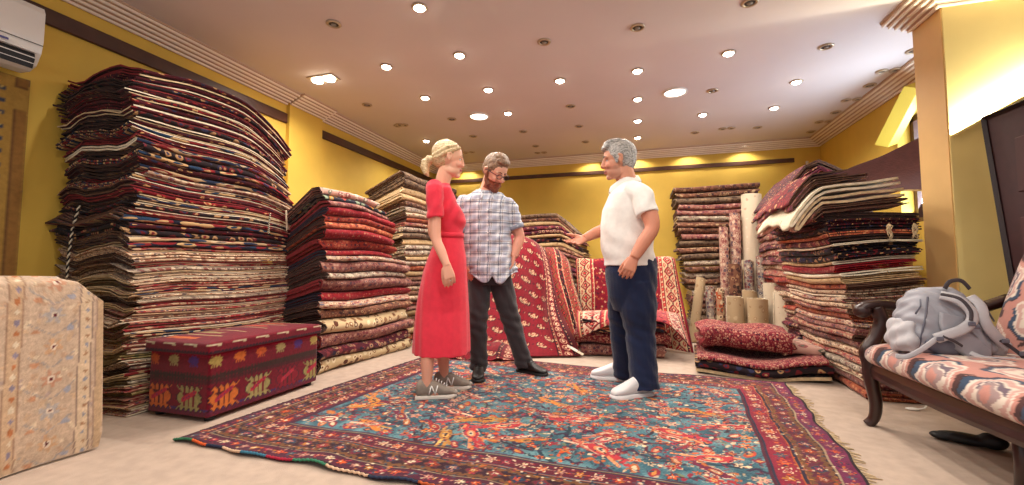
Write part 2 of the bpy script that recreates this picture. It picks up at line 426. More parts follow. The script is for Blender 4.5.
# unseen lamps added over the viewer, brightening the people from the front
for (x, y, n) in [(-2.233, 1.90, 'third'), (-.72, 1.90, 'second'), (.80, 1.90, 'first'), (-1.489, 1.14, 'left'), (.03, 1.14, 'middle'), (1.578, 1.14, 'right'), (-.72, .38, 'a'), (.80, .38, 'b')]:
    ceil_lamp('ceiling_spotlight', 'added unseen ceiling spotlight over the near end of the room', x, y, True, group='added unseen ceiling spotlights over the near end of the room'); spot(x, y, 40)
# daylight through the window and the wash lamp over the cream wall
def area(name, loc, rot, sx, sy, e, col):
    l = bpy.data.lights.new(name, 'AREA'); l.shape = 'RECTANGLE'; l.size = sx; l.size_y = sy; l.energy = e; l.color = col
    o = bpy.data.objects.new(name, l); COL.objects.link(o); o.location = loc; o.rotation_euler = rot; return o
area('daylight', (XR+.30, (wy0+wy1)/2, (wz0+wz1)/2), (0, math.radians(90+25), 0), 1.1, 1.25, 95, (.66, .82, 1))

# ------------------------------------------------------------------ carpets in stacks
R = random.Random(7)
M_edge_cream = plain('edge_wool_cream', 'c9b08a', .95, noise=.2, scale=30)
M_edge_pale = plain('edge_wool_pale', 'e2d3b8', .95, noise=.15, scale=30)
M_edge_dark = plain('edge_wool_dark', '3a2620', .95, noise=.2, scale=30)
M_edge_red = plain('edge_wool_red', '7a2226', .95, noise=.2, scale=30)
M_edge_navy = plain('edge_wool_navy', '1e1c2a', .95, noise=.25, scale=30)
M_edge_olive = plain('edge_wool_olive', '6f5c3c', .95, noise=.3, scale=30)
M_edge_brown = plain('edge_wool_brown', '5c4030', .95, noise=.3, scale=30)
RM = {}
def rm(k, *a, **kw): RM[k] = rug_mat('carpet_'+k, *a, **kw)
rm('maroon', '42121a', '7d1c25', '1c2038', 'b58a5a', s=(14, 60), size=.25)
rm('deepred', '6a141c', '8f2026', '2a1826', 'c59a6a', s=(15, 30))
rm('navykilim', '1c1c2c', '7e2026', 'b8966a', '243a54', s=(8, 55), size=.55)
rm('creamkilim', 'b39470', '7a2428', '28324a', 'c8b08c', s=(7, 60), size=.5)
rm('beige', 'bda185', '8d5b48', 'd9c3a4', '6b5a55', s=(24, 70), size=.42)
rm('pinkbeige', 'b0917a', '8a3a36', 'dcc4a6', '6d6a7a', s=(20, 70), size=.42)
rm('rose', '9c6656', '94262e', 'c4a484', '54424c', s=(20, 70), size=.42)
rm('olive', '8f7c4e', '5d5a3a', 'bfa77a', '7a3a30', s=(20, 40))
rm('crimson', '861a22', '641426', '9c3a3c', 'a87058', s=(30, 40), size=.3)
rm('orangered', '98382c', '6c2026', 'b86a4c', '4a2a3a', s=(26, 34), size=.36)
rm('mauve', '85564c', '6a3038', 'a88070', '4a3640', s=(28, 34), size=.40)
rm('brown', '6a4636', '8a5c48', '3a2428', 'a88a68', s=(26, 34), size=.42)
rm('creamlattice', 'c2ab84', '5a3426', '8a6446', 'd8c8a4', s=(13, 15), size=.33, vary=.08)
rm('maroonpat', '5a2430', '8a3a40', 'b08a6a', '2c2038', s=(18, 22), size=.40)
rm('greycream', 'a2917e', '6e5c56', 'cabba2', '7c4c44', s=(24, 30), size=.42)
rm('pinkfloral', 'c79c8c', '9a5a58', 'e0c8b4', '6e7060', s=(11, 16), size=.30, vary=.06)
rm('tan', 'b3946c', 'a08058', 'c4a884', '8a6a4c', s=(22, 30), size=.3)
rm('taupe', '75604e', '5a4438', '94785e', '42302c', s=(24, 30), size=.40)
rm('ivory', 'ddd0b6', 'd0c0a4', 'e6dcc6', 'bca888', s=(20, 24), size=.22, vary=.05)
rm('black', '241a1e', '6a2026', 'a8825c', '30304a', s=(14, 26), size=.34)
rm('terracotta', 'a4563a', '8a3a30', 'c48058', '5a2c2a', s=(22, 34), size=.36)
rm('darknavyfloral', '22222e', 'c08a3a', '8a9a80', 'b0483a', s=(12, 18), size=.28, vary=.05)

def path_zig(D, T, n, nf=4, k=5, open_front=True):
    p = T/n; r = p/2; pts = []
    for i in range(n):
        z = (i+.5)*p
        front_to_back = (i % 2 == 0) == open_front
        ds = np.linspace(r, D-r, k)
        if not front_to_back: ds = ds[::-1]
        pts += [(d, z) for d in ds]
        if i < n-1:
            for t in np.linspace(0, PI, nf+2)[1:-1]:
                if front_to_back: pts.append((D-r+r*math.sin(t), z+r-r*math.cos(t)))
                else: pts.append((r-r*math.sin(t), z+r-r*math.cos(t)))
    return np.array(pts), p
def path_nest(D, T, k=5, nf=6):
    """folded in half twice: a full round fold in front with a smaller fold inside"""
    p = T/4; r1 = T/2-p/2; r2 = T/2-1.5*p; pts = []
    for d in np.linspace(D, T/2, k): pts.append((d, p/2))
    for t in np.linspace(0, PI, nf+3)[1:-1]: pts.append((T/2-r1*math.sin(t), T/2-r1*math.cos(t)))
    for d in np.linspace(T/2, D-p/2, k): pts.append((d, T-p/2))
    for t in np.linspace(0, PI, 4)[1:-1]: pts.append((D-p/2+p/2*math.sin(t), T-p+p/2*math.cos(t)))
    for d in np.linspace(D-p/2, T/2, k): pts.append((d, T-1.5*p))
    for t in np.linspace(0, PI, nf+1)[1:-1]: pts.append((T/2-r2*math.sin(t), T/2+r2*math.cos(t)))
    for d in np.linspace(T/2, D-p*.6, k): pts.append((d, 1.5*p))
    return np.array(pts), p

def folded(name, frame, h0, T, L, D, style, mats, a0=0, d0=0, skew=0, warp=None, na=13, seed=0, kz=5, fill=.66, side=None, label=None, cat='carpet', group=None, wob=.006):
    """one folded carpet. frame = (origin xyz, a dir, d dir)"""
    rr = random.Random(seed)
    if style == 'nest': pts, p = path_nest(D, T, k=kz)
    else: pts, p = path_zig(D, T, int(style[3:4]), k=kz, open_front=style.endswith('o'))
    lay = np.floor(pts[:, 1]/p)
    a = np.linspace(0, L, na); cs = a.copy()
    # soft ends
    Pa, Pd = np.meshgrid(a, pts[:, 0], indexing='ij'); Ph = np.repeat(pts[:, 1][None], na, 0)
    # every layer ends a little differently along a
    offs = np.array([rr.uniform(-.022, .022) for _ in range(12)])
    e = (np.abs(Pa/L-.5)*2)**6
    Pa = Pa+np.sign(Pa-L/2)*e*offs[lay.astype(int) % 12][None, :]
    ph = [rr.uniform(0, 6.28) for _ in range(6)]
    Pd = Pd + wob*1.6*np.sin(Pa*7+ph[0])+wob*np.sin(Pa*17+ph[1]) + skew*(Pa-L/2) + d0
    li = lay.astype(int)%12; phs = np.array([rr.uniform(0, 6.28) for _ in range(12)])[li][None]
    Ph = Ph+p*.10*np.sin(Pd*21+phs)*e+p*.03*np.sin(Pa*13+phs)
    Pa = Pa+a0; Ph = Ph+h0
    if warp: Pa, Pd, Ph = warp(Pa, Pd, Ph)
    O, A, Dv = [np.array(v, float) for v in frame]
    W = O[None, None]+Pa[..., None]*A+Pd[..., None]*Dv+Ph[..., None]*np.array((0, 0, 1.))
    plen = np.concatenate([[0], np.cumsum(np.linalg.norm(np.diff(pts, axis=0), axis=1))])
    U = np.stack(np.meshgrid(a, plen, indexing='ij'), -1)+rr.uniform(0, 3)
    cr = np.cross(A, Dv)[2] > 0
    if len(mats) == 2: mats = [mats[0], mats[1], side or mats[1]]
    o = sheet(name, W, p*fill, mats, uv=U, flip=False)
    o.data.flip_normals() if False else None
    tag(o, label, cat, group)
    return o

ORD = ['topmost', 'second', 'third', 'fourth', 'fifth', 'sixth', 'seventh', 'eighth', 'ninth', 'tenth', 'eleventh', 'twelfth', 'thirteenth', 'fourteenth',
       'fifteenth', 'sixteenth', 'seventeenth', 'eighteenth', 'nineteenth', 'twentieth']
def ordn(i):
    if i == 0: return 'topmost of'
    if i < 20: return ORD[i]+' from the top of'
    t = i+1
    s_ = {1: 'st', 2: 'nd', 3: 'rd'}.get(t % 10, 'th') if t % 100 not in (11, 12, 13) else 'th'
    return '%d%s from the top of' % (t, s_)
NICE = {'maroon': 'dark maroon', 'deepred': 'deep red', 'navykilim': 'navy and red', 'creamkilim': 'cream, red and navy', 'beige': 'beige patterned',
        'pinkbeige': 'pinkish beige patterned', 'rose': 'rose patterned', 'olive': 'olive toned', 'crimson': 'crimson', 'orangered': 'orange red', 'mauve': 'brownish mauve',
        'brown': 'brown patterned', 'creamlattice': 'cream carpet with brown lattice', 'maroonpat': 'maroon patterned', 'greycream': 'grey and cream', 'pinkfloral': 'pale pink floral',
        'tan': 'plain tan', 'taupe': 'taupe', 'ivory': 'ivory', 'black': 'near black', 'terracotta': 'terracotta', 'darknavyfloral': 'dark navy floral'}
def stack(where, group, frame, items, warp, L, D, seed, na=13, wob=.006, kz=9, jit=.015, own=2):
    """items bottom to top: (material, T, style, edge[, extra dict])"""
    rr = random.Random(seed); h = .002; n = len(items)
    for i, it in enumerate(items):
        m, T, st, ed = it[:4]
        if own and i % 4 < own: ed = RM[m]
        ex = it[4] if len(it) > 4 else {}
        lab = '%s carpet, %s %s' % (NICE[m], ordn(n-1-i), where)
        if 'carpet with' in NICE[m]: lab = '%s, %s %s' % (NICE[m], ordn(n-1-i), where)
        LL = ex.get('L', L*rr.uniform(.96, 1.02)); DD = ex.get('D', D*rr.uniform(.95, 1.0))
        folded('folded_carpet', frame, h, T, LL, DD, st, [RM[m], ed], side=ex.get('side', [M_edge_pale, M_edge_cream, M_edge_pale, M_edge_red][i % 4]), a0=(L-LL)*ex.get('al', .5)+rr.uniform(-jit, jit), d0=rr.uniform(0, jit*1.3)+ex.get('d0', 0),
               skew=rr.uniform(-.012, .012), warp=warp, na=na, seed=seed*100+i, kz=kz, label=lab, group=group, wob=wob)
        h += T*1.0
    return h
def seq(spec, target):
    """scale thicknesses so that they add up to the height"""
    s_ = sum(x[1] for x in spec)
    return [(x[0], x[1]*target/s_)+tuple(x[2:]) for x in spec]

# --- S1 the tall left stack: front at X=-2.97 facing the room, Y 1.82..3.06
rr = random.Random(3)
low = []
for i in range(30):
    m = rr.choice(['beige', 'pinkbeige', 'beige', 'pinkbeige', 'rose', 'greycream', 'creamkilim'])
    if i in (3, 9): m = 'olive'
    if i in (2, 14, 22): m = 'rose'
    low.append((m, rr.uniform(.034, .05), rr.choice(['zig4o', 'zig4c', 'zig3o']), rr.choice([M_edge_cream, M_edge_olive, M_edge_brown, M_edge_olive, M_edge_dark])))
mid = [('navykilim', .035), ('creamkilim', .03), ('black', .04), ('maroon', .035), ('navykilim', .04), ('rose', .03), ('black', .04), ('creamkilim', .045), ('deepred', .03),
       ('maroon', .045), ('navykilim', .04), ('pinkbeige', .03), ('creamkilim', .035), ('maroon', .04), ('navykilim', .03), ('black', .05), ('creamkilim', .035)]
mid = [(a, b, rr.choice(['zig3o', 'zig2c', 'zig4o']), rr.choice([M_edge_pale, M_edge_brown, M_edge_dark, M_edge_red, M_edge_dark, M_edge_brown])) for a, b in mid]
top = [(a, rr.uniform(.038, .055), rr.choice(['zig3o', 'zig3o', 'zig4o']), rr.choice([M_edge_cream, M_edge_red, M_edge_dark, M_edge_dark])) for a in ['maroon', 'navykilim', 'maroon', 'black', 'maroon', 'maroon', 'deepred', 'maroon', 'black', 'maroon', 'maroon']]
S1 = seq(low, 1.02)+seq(mid, .62)+seq(top, .47)
def w1(a, d, h):
    k = h/2.1
    e = np.clip((a-.75)/.5, 0, 1)
    f = np.clip((d-.25)/.5, 0, 1)
    s0 = np.clip((.30-a)/.30, 0, 1)
    h2 = h - e**2*.22*np.clip((h-1.0)/1.1, 0, 1)*1.0 + .010*np.sin(a*5+h*2) - .05*f*k
    h2 = h2 + s0*(np.sin(d*13+h*5)+.5*np.sin(d*23+h*5))*.022*np.minimum(1, (h/.3)) - .05*np.clip(1-h/2.0, 0, 1)*0
    h2 = h2 + .035*k*k*np.sin(np.clip(a/1.0, 0, 1)*PI)+.085*k*k
    a2 = a + .02*np.sin(h*9+1)+.012*np.sin(h*31) - .05*np.clip((h-1.0)/1.1, 0, 1)*(1-a/1.25) - .07*np.clip(h-.9, 0, 1)*(a/1.25)
    d2 = d*(1-.0*k) + .012*np.sin(h*23+a)+.01*np.sin(h*7)-.02*np.sin(np.clip((h-1)/1.1, 0, 1)*PI)
    return a2, d2, np.maximum(h2, .004+h*.5)
F1 = ((-2.965, 1.83, 0), (0, 1, 0), (-1, 0, 0))
stack('the tall left stack', 'carpets in the tall left stack', F1, S1, w1, 1.24, .70, 11, na=17, wob=.004, own=1)
# twisted black and white cords with a price tag
def cord(label, pts, r=.006):
    m = MB(); P = np.array(pts, float)
    n = 60; t = np.linspace(0, 1, n); ti = np.linspace(0, 1, len(P))
    C = np.stack([np.interp(t, ti, P[:, k]) for k in range(3)], 1)
    for s_, mi in ((0, 0), (PI, 1)):
        ang = t*n*1.1+s_
        Q = C+np.stack([np.zeros(n), np.cos(ang)*r*.6, np.sin(ang)*0], 1)+np.stack([np.sin(ang)*r*.6, np.zeros(n), np.zeros(n)], 1)
        m.tube(Q, r*.8, 6, mi)
    return tag(m.build('twisted_cord', [plain('cord_white', 'd8ccb4', .9), plain('cord_black', '1d1818', .9)], smooth=True), label, 'cord')
cord('twisted black and white cord hanging down the ragged end of the tall left stack', [(-3.41, 1.79, 1.30), (-3.43, 1.775, 1.15), (-3.44, 1.77, 1.0), (-3.455, 1.775, .84)])
cord('twisted black and white cord hanging near the far end of the tall left stack', [(-2.935, 2.80, 1.36), (-2.932, 2.79, 1.28), (-2.93, 2.785, 1.19)], .005)
pt = MB(); pt.box(-.002, .002, -.02, .02, -.17, 0); 
o = pt.build('price_tag', M_edge_pale); o.location = (-2.90, 2.93, 1.40); o.rotation_euler = (.28, 0, .5)
tag(o, 'narrow pale price tag dangling at the far corner of the tall left stack', 'tag')

# --- S2: second stack, front along (−2.56,3.0) -> (−2.46,4.36)
S2 = [('creamlattice', .10), ('maroonpat', .095), ('mauve', .12), ('creamlattice', .13), ('brown', .085), ('pinkbeige', .07), ('crimson', .08), ('mauve', .115), ('greycream', .055),
      ('mauve', .10), ('pinkbeige', .05), ('crimson', .05), ('orangered', .095), ('crimson', .085), ('terracotta', .055), ('orangered', .055), ('crimson', .07), ('mauve', .05), ('darknavyfloral', .045), ('pinkfloral', .06)]
S2 = [(m, T, 'nest' if T > .052 else 'zig2c', [M_edge_dark, M_edge_dark, M_edge_navy, M_edge_dark, M_edge_red][(i*7) % 5]) for i, (m, T) in enumerate(S2)]  # dark rims put the shade between the folded layers into the edge colour
lens = [1.33, 1.33, 1.36, 1.26, 1.33, 1.33, 1.34, 1.30, 1.22, 1.25, 1.2, 1.0, 1.02, 1.0, 1.0, 1.0, .93, .9, .86, .75]
S2 = [x+({'L': l, 'al': 0},) for x, l in zip(seq(S2, 1.60), lens)]
def w2(a, d, h):
    k = h/1.6
    back = np.clip((d-.08)/.55, 0, 1)
    h2 = h - back*(.10+.30*k*k)*np.minimum(1, h/.5) + .012*np.sin(a*5+h*4) - .05*k*k*np.clip((a-.5)/.5, 0, 1.5)
    a2 = a + .015*np.sin(h*19) - .02*k
    d2 = d + .02*np.sin(h*13) + .02*np.sin(h*29+a*2)
    return a2, d2, np.maximum(h2, .004+h*.35)
aa = np.array((.06, 1., 0)); aa /= np.linalg.norm(aa)
F2 = ((-2.55, 3.02, 0), aa, (-aa[1], aa[0], 0))
stack('the stack behind the kilim chest', 'carpets in the red toned stack', F2, S2, w2, 1.3, .62, 21, na=17, wob=.006, jit=.010, own=0)

# --- S3 third stack in the back left
rr = random.Random(5)
S3 = [(rr.choice(['tan', 'taupe', 'brown', 'beige', 'terracotta', 'greycream', 'mauve', 'rose']), rr.uniform(.055, .09), 'nest' if rr.random() < .7 else 'zig2c', rr.choice([M_edge_dark, M_edge_cream, M_edge_dark])) for i in range(24)]
S3 += [('greycream', .08, 'nest', M_edge_dark), ('brown', .07, 'nest', M_edge_dark), ('tan', .09, 'nest', M_edge_cream), ('tan', .10, 'nest', M_edge_cream), ('taupe', .10, 'nest', M_edge_dark), ('taupe', .10, 'nest', M_edge_dark)]
def w3(a, d, h):
    k = h/2.1; back = np.clip((d-.06)/.6, 0, 1)
    h2 = h - back*(.06+.20*k*k)*np.minimum(1, h/.5) + .01*np.sin(a*5+h*4)
    return a+.02*np.sin(h*17), d+.025*np.sin(h*11)+.015*np.sin(h*31), np.maximum(h2, .004+h*.35)
F3 = ((-2.72, 4.58, 0), (math.sin(.10), math.cos(.10), 0), (-math.cos(.10), math.sin(.10), 0))
stack('the stack behind the woman', 'carpets in the brown stack behind the woman', F3, seq(S3, 2.10), w3, 1.3, .62, 31, na=13)

# --- S4 back stack between the two men, facing the camera (fold side -Y)
rr = random.Random(6)
S4 = [(rr.choice(['brown', 'taupe', 'maroonpat', 'tan', 'greycream', 'mauve']), rr.uniform(.055, .075), 'nest' if rr.random() < .6 else 'zig2c', rr.choice([M_edge_cream, M_edge_dark])) for i in range(17)]
S4 += [('tan', .06, 'nest', M_edge_cream), ('black', .065, 'nest', M_edge_dark), ('tan', .05, 'zig2c', M_edge_cream), ('maroonpat', .06, 'nest', M_edge_dark), ('maroonpat', .06, 'nest', M_edge_red),
       ('tan', .06, 'nest', M_edge_cream), ('brown', .05, 'zig2c', M_edge_cream), ('taupe', .06, 'nest', M_edge_dark)]
def w4(a, d, h):
    k = h/1.7; e = np.clip((a-1.12)/.32, 0, 1)
    h2 = h - e*.30*k*k*np.minimum(1, h/.4) + .012*np.sin(a*4+h*3)+.03*k*a
    return a+.02*np.sin(h*15)-.14*k**3*(a/1.4), d+.02*np.sin(h*21), np.maximum(h2, .004+h*.35)
F4 = ((-2.10, 5.95, 0), (1, 0, 0), (0, 1, 0))
stack('the back stack between the men', 'carpets in the back wall stack between the men', F4, seq(S4, 1.66), w4, 1.42, .9, 41, na=15)

# --- S5 back right stack
rr = random.Random(8)
S5 = [(rr.choice(['brown', 'taupe', 'mauve', 'taupe', 'brown', 'greycream']), rr.uniform(.08, .095), 'nest' if rr.random() < .75 else 'zig2c', rr.choice([M_edge_cream, M_edge_dark, M_edge_dark])) for i in range(24)]
def w5(a, d, h):
    k = h/2.05
    return a+.012*np.sin(h*25)-.28*np.clip(k-.15, 0, 1)*(1-a/1.1)*.9+.03*np.sin(h*4), d+.015*np.sin(h*33), h+.010*np.sin(a*5+h*5)
F5 = ((.70, 6.38, 0), (1, 0, 0), (0, 1, 0))
stack('the back stack behind the rolls', 'carpets in the back wall stack behind the rolls', F5, seq(S5, 2.06), w5, .90, .70, 51, na=13)

# --- S6 right stack, folds face -X, near end at Y=3.48
rr = random.Random(9)
S6 = []
for i in range(15):
    S6.append((rr.choice(['beige', 'rose', 'pinkbeige', 'terracotta', 'beige', 'greycream', 'mauve']), rr.uniform(.05, .07), 'nest' if rr.random() < .5 else rr.choice(['zig2c', 'zig2c', 'zig3o']), rr.choice([M_edge_brown, M_edge_red, M_edge_dark, M_edge_brown, M_edge_olive])))
S6 += [('terracotta', .05, 'nest', M_edge_brown), ('tan', .05, 'nest', M_edge_brown), ('ivory', .035, 'zig2c', M_edge_pale), ('crimson', .06, 'nest', M_edge_red), ('tan', .03, 'zig2c', M_edge_pale),
       ('black', .055, 'nest', M_edge_dark), ('black', .05, 'nest', M_edge_dark), ('ivory', .02, 'zig2c', M_edge_pale), ('maroonpat', .05, 'nest', M_edge_dark), ('terracotta', .035, 'zig2c', M_edge_red),
       ('black', .05, 'nest', M_edge_dark), ('maroon', .05, 'nest', M_edge_dark), ('black', .06, 'nest', M_edge_dark)]
def w6(a, d, h):
    k = h/1.5
    h2 = h + .012*np.sin(a*4+h*3) + .02*np.sin(d*5+h*6)*np.minimum(1, h/.4) + .05*d*k
    sh = .26*np.clip(h/1.45, 0, 1.2)**1.3; d2 = -sh+d*(.35+sh)/.5 + .010*np.sin(h*27)
    return a+.012*np.sin(h*21), d2, np.maximum(h2, .003+h*.4)
F6 = ((1.47, 3.50, 0), (0.02, 1, 0), (1, 0, 0))
stack('the stack behind the sofa', 'carpets in the right stack', F6, seq(S6, 1.28), w6, 1.24, .50, 61, na=15, wob=.006, own=3)
# the loose carpets thrown over the top of it: (T, L, D, a0, d0, mat, style)
def w6b(a, d, h):
    k = h/1.5
    sag = np.clip((.05-d)/.21, 0, 1.2)**1.25
    h2 = h + .02*np.sin(a*5+h*3) - sag*.24 + .10*np.clip(d, 0, .6)
    d2 = -.26+d*1.15+ sag*.05
    return a, d2, h2
L6 = [('rose', .055, 1.1, .50, .00, -.02, 'nest', M_edge_brown, 'brownish rose loose carpet sagging over the front of the right stack'),
      ('pinkfloral', .085, 1.05, .62, .01, -.11, 'zig2c', M_edge_cream, 'pale pink loose carpet folded below the ivory carpet on the right stack'),
      ('ivory', .075, .9, .64, .03, -.16, 'zig2c', M_edge_pale, 'ivory loose carpet folded over the top of the right stack'),
      ('maroonpat', .06, 1.1, .46, .10, -.12, 'nest', M_edge_red, 'maroon loose carpet on top of the ivory one on the right stack'),
      ('deepred', .05, 1.1, .38, .16, -.14, 'zig2c', M_edge_dark, 'deep red loose carpet, topmost on the right stack')]
h = 1.30
for i, (m, T, L_, D_, a0, d0, st, ed, lab) in enumerate(L6):
    folded('folded_carpet', F6, h, T, L_, D_, st, [RM[m], {'ivory': M_edge_pale, 'pinkfloral': M_edge_cream}.get(m, M_edge_brown)], side=ed, fill=.42, a0=a0, d0=d0, warp=w6b, na=15, seed=900+i, kz=12, label=lab, group='loose carpets on top of the right stack', wob=.008)
    h += T

# --- S6b stack behind it
rr = random.Random(10)
S7 = [(rr.choice(['rose', 'beige', 'maroonpat', 'mauve', 'orangered', 'brown']), rr.uniform(.045, .07), 'nest' if rr.random() < .5 else 'zig2c', rr.choice([M_edge_brown, M_edge_red, M_edge_dark])) for i in range(21)]
S7 += [(m, .075, 'nest', M_edge_brown, {'side': M_edge_brown}) for m in ['rose', 'maroonpat', 'mauve', 'rose', 'maroon', 'maroonpat', 'rose', 'deepred', 'maroonpat', 'maroon']]
def w7(a, d, h):
    k = h/1.95; s_ = np.clip((.35-d)/.35, 0, 1.3)**1.3*np.clip((h-.2)/1.7, 0, 1)
    h2 = h - s_*.40 - .34*np.clip((d-.30)/.42, 0, 1)**1.5*np.clip((h-.2)/1.7, 0, 1) + .012*np.sin(a*5+h*3)
    return a+.02*np.sin(h*17), d-.22*np.clip(k, 0, 1)*(1-d)+s_*.10+.015*np.sin(h*31), np.maximum(h2, .003+h*.4)
F7 = ((1.54, 4.86, 0), (0, 1, 0), (1, 0, 0))
stack('the stack right of the rolls', 'carpets in the stack behind the right stack', F7, seq(S7, 2.02), w7, 1.12, .72, 71, na=13, kz=7)
# ------------------------------------------------------------------ dyed patterns (rasters of dye, no light or shade in them)
def hexc(c): return np.array([int(c[i:i+2], 16)/255 for i in (0, 2, 4)])
class Canvas:
    def __init__(s, W, H, res, ground):
        s.W, s.H, s.res = W, H, res; s.nx = int(W/res)+1; s.ny = int(H/res)+1
        s.a = np.empty((s.ny, s.nx, 3)); s.a[:] = hexc(ground)
        s.rs = np.random.RandomState(1)
    def win(s, cx, cy, r):
        x0 = max(0, int((cx-r)/s.res)); x1 = min(s.nx, int((cx+r)/s.res)+2); y0 = max(0, int((cy-r)/s.res)); y1 = min(s.ny, int((cy+r)/s.res)+2)
        if x1 <= x0 or y1 <= y0: return None
        X, Y = np.meshgrid(np.arange(x0, x1)*s.res-cx, np.arange(y0, y1)*s.res-cy); return X, Y, (slice(y0, y1), slice(x0, x1))
    def put(s, w, m, c): 
        v = s.a[w[2]]; v[m] = hexc(c)
    def ell(s, cx, cy, rx, ry, c, ang=0):
        w = s.win(cx, cy, max(rx, ry))
        if w is None: return
        X, Y, _ = w; a, b = math.cos(ang), math.sin(ang); u = X*a+Y*b; v = -X*b+Y*a
        s.put(w, (u/rx)**2+(v/ry)**2 < 1, c)
    def diamond(s, cx, cy, rx, ry, c):
        w = s.win(cx, cy, max(rx, ry))
        if w is None: return
        s.put(w, np.abs(w[0])/rx+np.abs(w[1])/ry < 1, c)
    def rect(s, x0, x1, y0, y1, c):
        s.a[max(0, int(y0/s.res)):max(0, int(y1/s.res)), max(0, int(x0/s.res)):max(0, int(x1/s.res))] = hexc(c)
    def flower(s, cx, cy, r, c, cc='e8d8b8', n=6, ang=0, rim=None):
        w = s.win(cx, cy, r*1.25)
        if w is None: return
        X, Y, _ = w; q = np.hypot(X, Y); t = np.arctan2(Y, X)+ang
        R_ = r*(.72+.28*np.cos(n*t))
        if rim: s.put(w, q < R_*1.22, rim)
        s.put(w, q < R_, c); s.put(w, q < r*.34, cc); s.put(w, q < r*.16, '5a1420')
    def line(s, pts, wd, c):
        P = np.array(pts, float); n = max(2, int(np.linalg.norm(np.diff(P, axis=0), axis=1).sum()/(s.res*.7)))
        t = np.linspace(0, len(P)-1, n)
        xs = np.interp(t, range(len(P)), P[:, 0]); ys = np.interp(t, range(len(P)), P[:, 1])
        k = max(0, int(round(wd/s.res/2)))
        ix = (xs/s.res).round().astype(int); iy = (ys/s.res).round().astype(int)
        for dx in range(-k, k+1):
            for dy in range(-k, k+1):
                jx = np.clip(ix+dx, 0, s.nx-1); jy = np.clip(iy+dy, 0, s.ny-1); s.a[jy, jx] = hexc(c)
    def bird(s, cx, cy, l, ang, body='8e1f2e', heart='b85528', rim='d2bc98', flip=1):
        ca, sa = math.cos(ang), math.sin(ang)
        P = lambda u, v: (cx+(u*ca-v*sa*flip)*l, cy+(u*sa+v*ca*flip)*l)
        if rim: s.ell(*P(0, 0), l*.385, l*.19, rim, ang); s.ell(*P(.32, .08), l*.12, l*.10, rim, ang)
        s.line([P(-.35, 0), P(-.6, -.05), P(-.85, -.02)], l*.07, body)
        s.line([P(-.3, .06), P(-.55, .10), P(-.8, .16)], l*.03, heart)
        s.line([P(-.3, -.07), P(-.5, -.12), P(-.7, -.16)], l*.03, body)
        s.ell(*P(0, 0), l*.36, l*.17, body, ang); s.ell(*P(.34, .09), l*.09, l*.075, body, ang)
        s.line([P(.40, .09), P(.52, .05)], l*.04, heart)
        s.ell(*P(-.03, 0), l*.20, l*.095, heart, ang); s.ell(*P(-.03, 0), l*.13, l*.05, rim or 'd8c4a4', ang); s.ell(*P(-.03, 0), l*.07, l*.025, '26303e', ang)
    def comb(s, cx, cy, w_, h_, c, tooth=.02, vert=True):
        w = s.win(cx, cy, max(w_, h_))
        if w is None: return
        X, Y, _ = w; tri = np.abs(((Y/tooth) % 1)-.5)*2*.018; tri2 = np.abs(((X/tooth) % 1)-.5)*2*.022
        prof = .5+.5*np.cos(np.clip(np.abs(Y)/h_, 0, 1)*2*PI*1.0)
        hw = w_*(.72+.28*prof)-np.floor(tri/.009)*.009
        s.put(w, (np.abs(X) < hw) & (np.abs(Y) < h_-tri2), c)
    def abrash(s, amp=.06, seed=0):
        rs = np.random.RandomState(seed); r1 = rs.randn(s.ny//6+2); r1 = np.convolve(r1, np.ones(5)/5, 'same')
        row = np.interp(np.arange(s.ny), np.arange(len(r1))*6, r1)
        s.a *= (1+amp*row)[:, None, None]; s.a *= 1+amp*.8*rs.randn(s.ny, s.nx)[..., None]; s.a = np.clip(s.a, 0, 1)
    def sample(s, U, V):
        x = np.clip((U/s.res).round().astype(int), 0, s.nx-1); y = np.clip((V/s.res).round().astype(int), 0, s.ny-1)
        return s.a[y, x]
M_pile = pattern_mat('dyed_wool_pile')
M_weave = pattern_mat('dyed_flat_weave', bump=.35, bscale=200)
M_print = pattern_mat('upholstery_weave', bump=.2, bscale=500, wear=.05)

# --- the big teal rug
W_, H_ = 3.25, 2.42
c = Canvas(W_, H_, .005, '2f6678')
rs = np.random.RandomState(4)
# field abrash between teal and pale blue, in woven bands
nx, ny = c.nx, c.ny
low = rs.rand(40, 60)
gy, gx = np.meshgrid(np.linspace(0, 38.99, ny), np.linspace(0, 58.99, nx), indexing='ij')
i0, j0 = gy.astype(int), gx.astype(int); fy, fx = gy-i0, gx-j0
nz = (low[i0, j0]*(1-fy)*(1-fx)+low[i0+1, j0]*fy*(1-fx)+low[i0, j0+1]*(1-fy)*fx+low[i0+1, j0+1]*fy*fx)
nz = nz*.7+rs.rand(ny, nx)*.3
mixv = np.clip((nz-.3)*1.6+.25*(gx/58-.5), 0, 1)[..., None]
c.a = hexc('28505e')*(1-mixv)+hexc('70989c')*mixv
x0, x1, y0, y1 = .40, W_-.38, .37, H_-.36
stems = ['2a1c2c', '5a1c2c', '14323e']
for k in range(150):
    px, py = rs.uniform(x0, x1), rs.uniform(y0, y1); a = rs.uniform(0, 6.28); pts = [(px, py)]
    for q in range(5): a += rs.uniform(-.7, .7); px += .045*math.cos(a); py += .045*math.sin(a); pts.append((px, py))
    c.line(pts, .010, stems[k % 3])
cells = [(i, j) for i in range(int((x1-x0)/.088)) for j in range(int((y1-y0)/.088))]
rs.shuffle(cells)
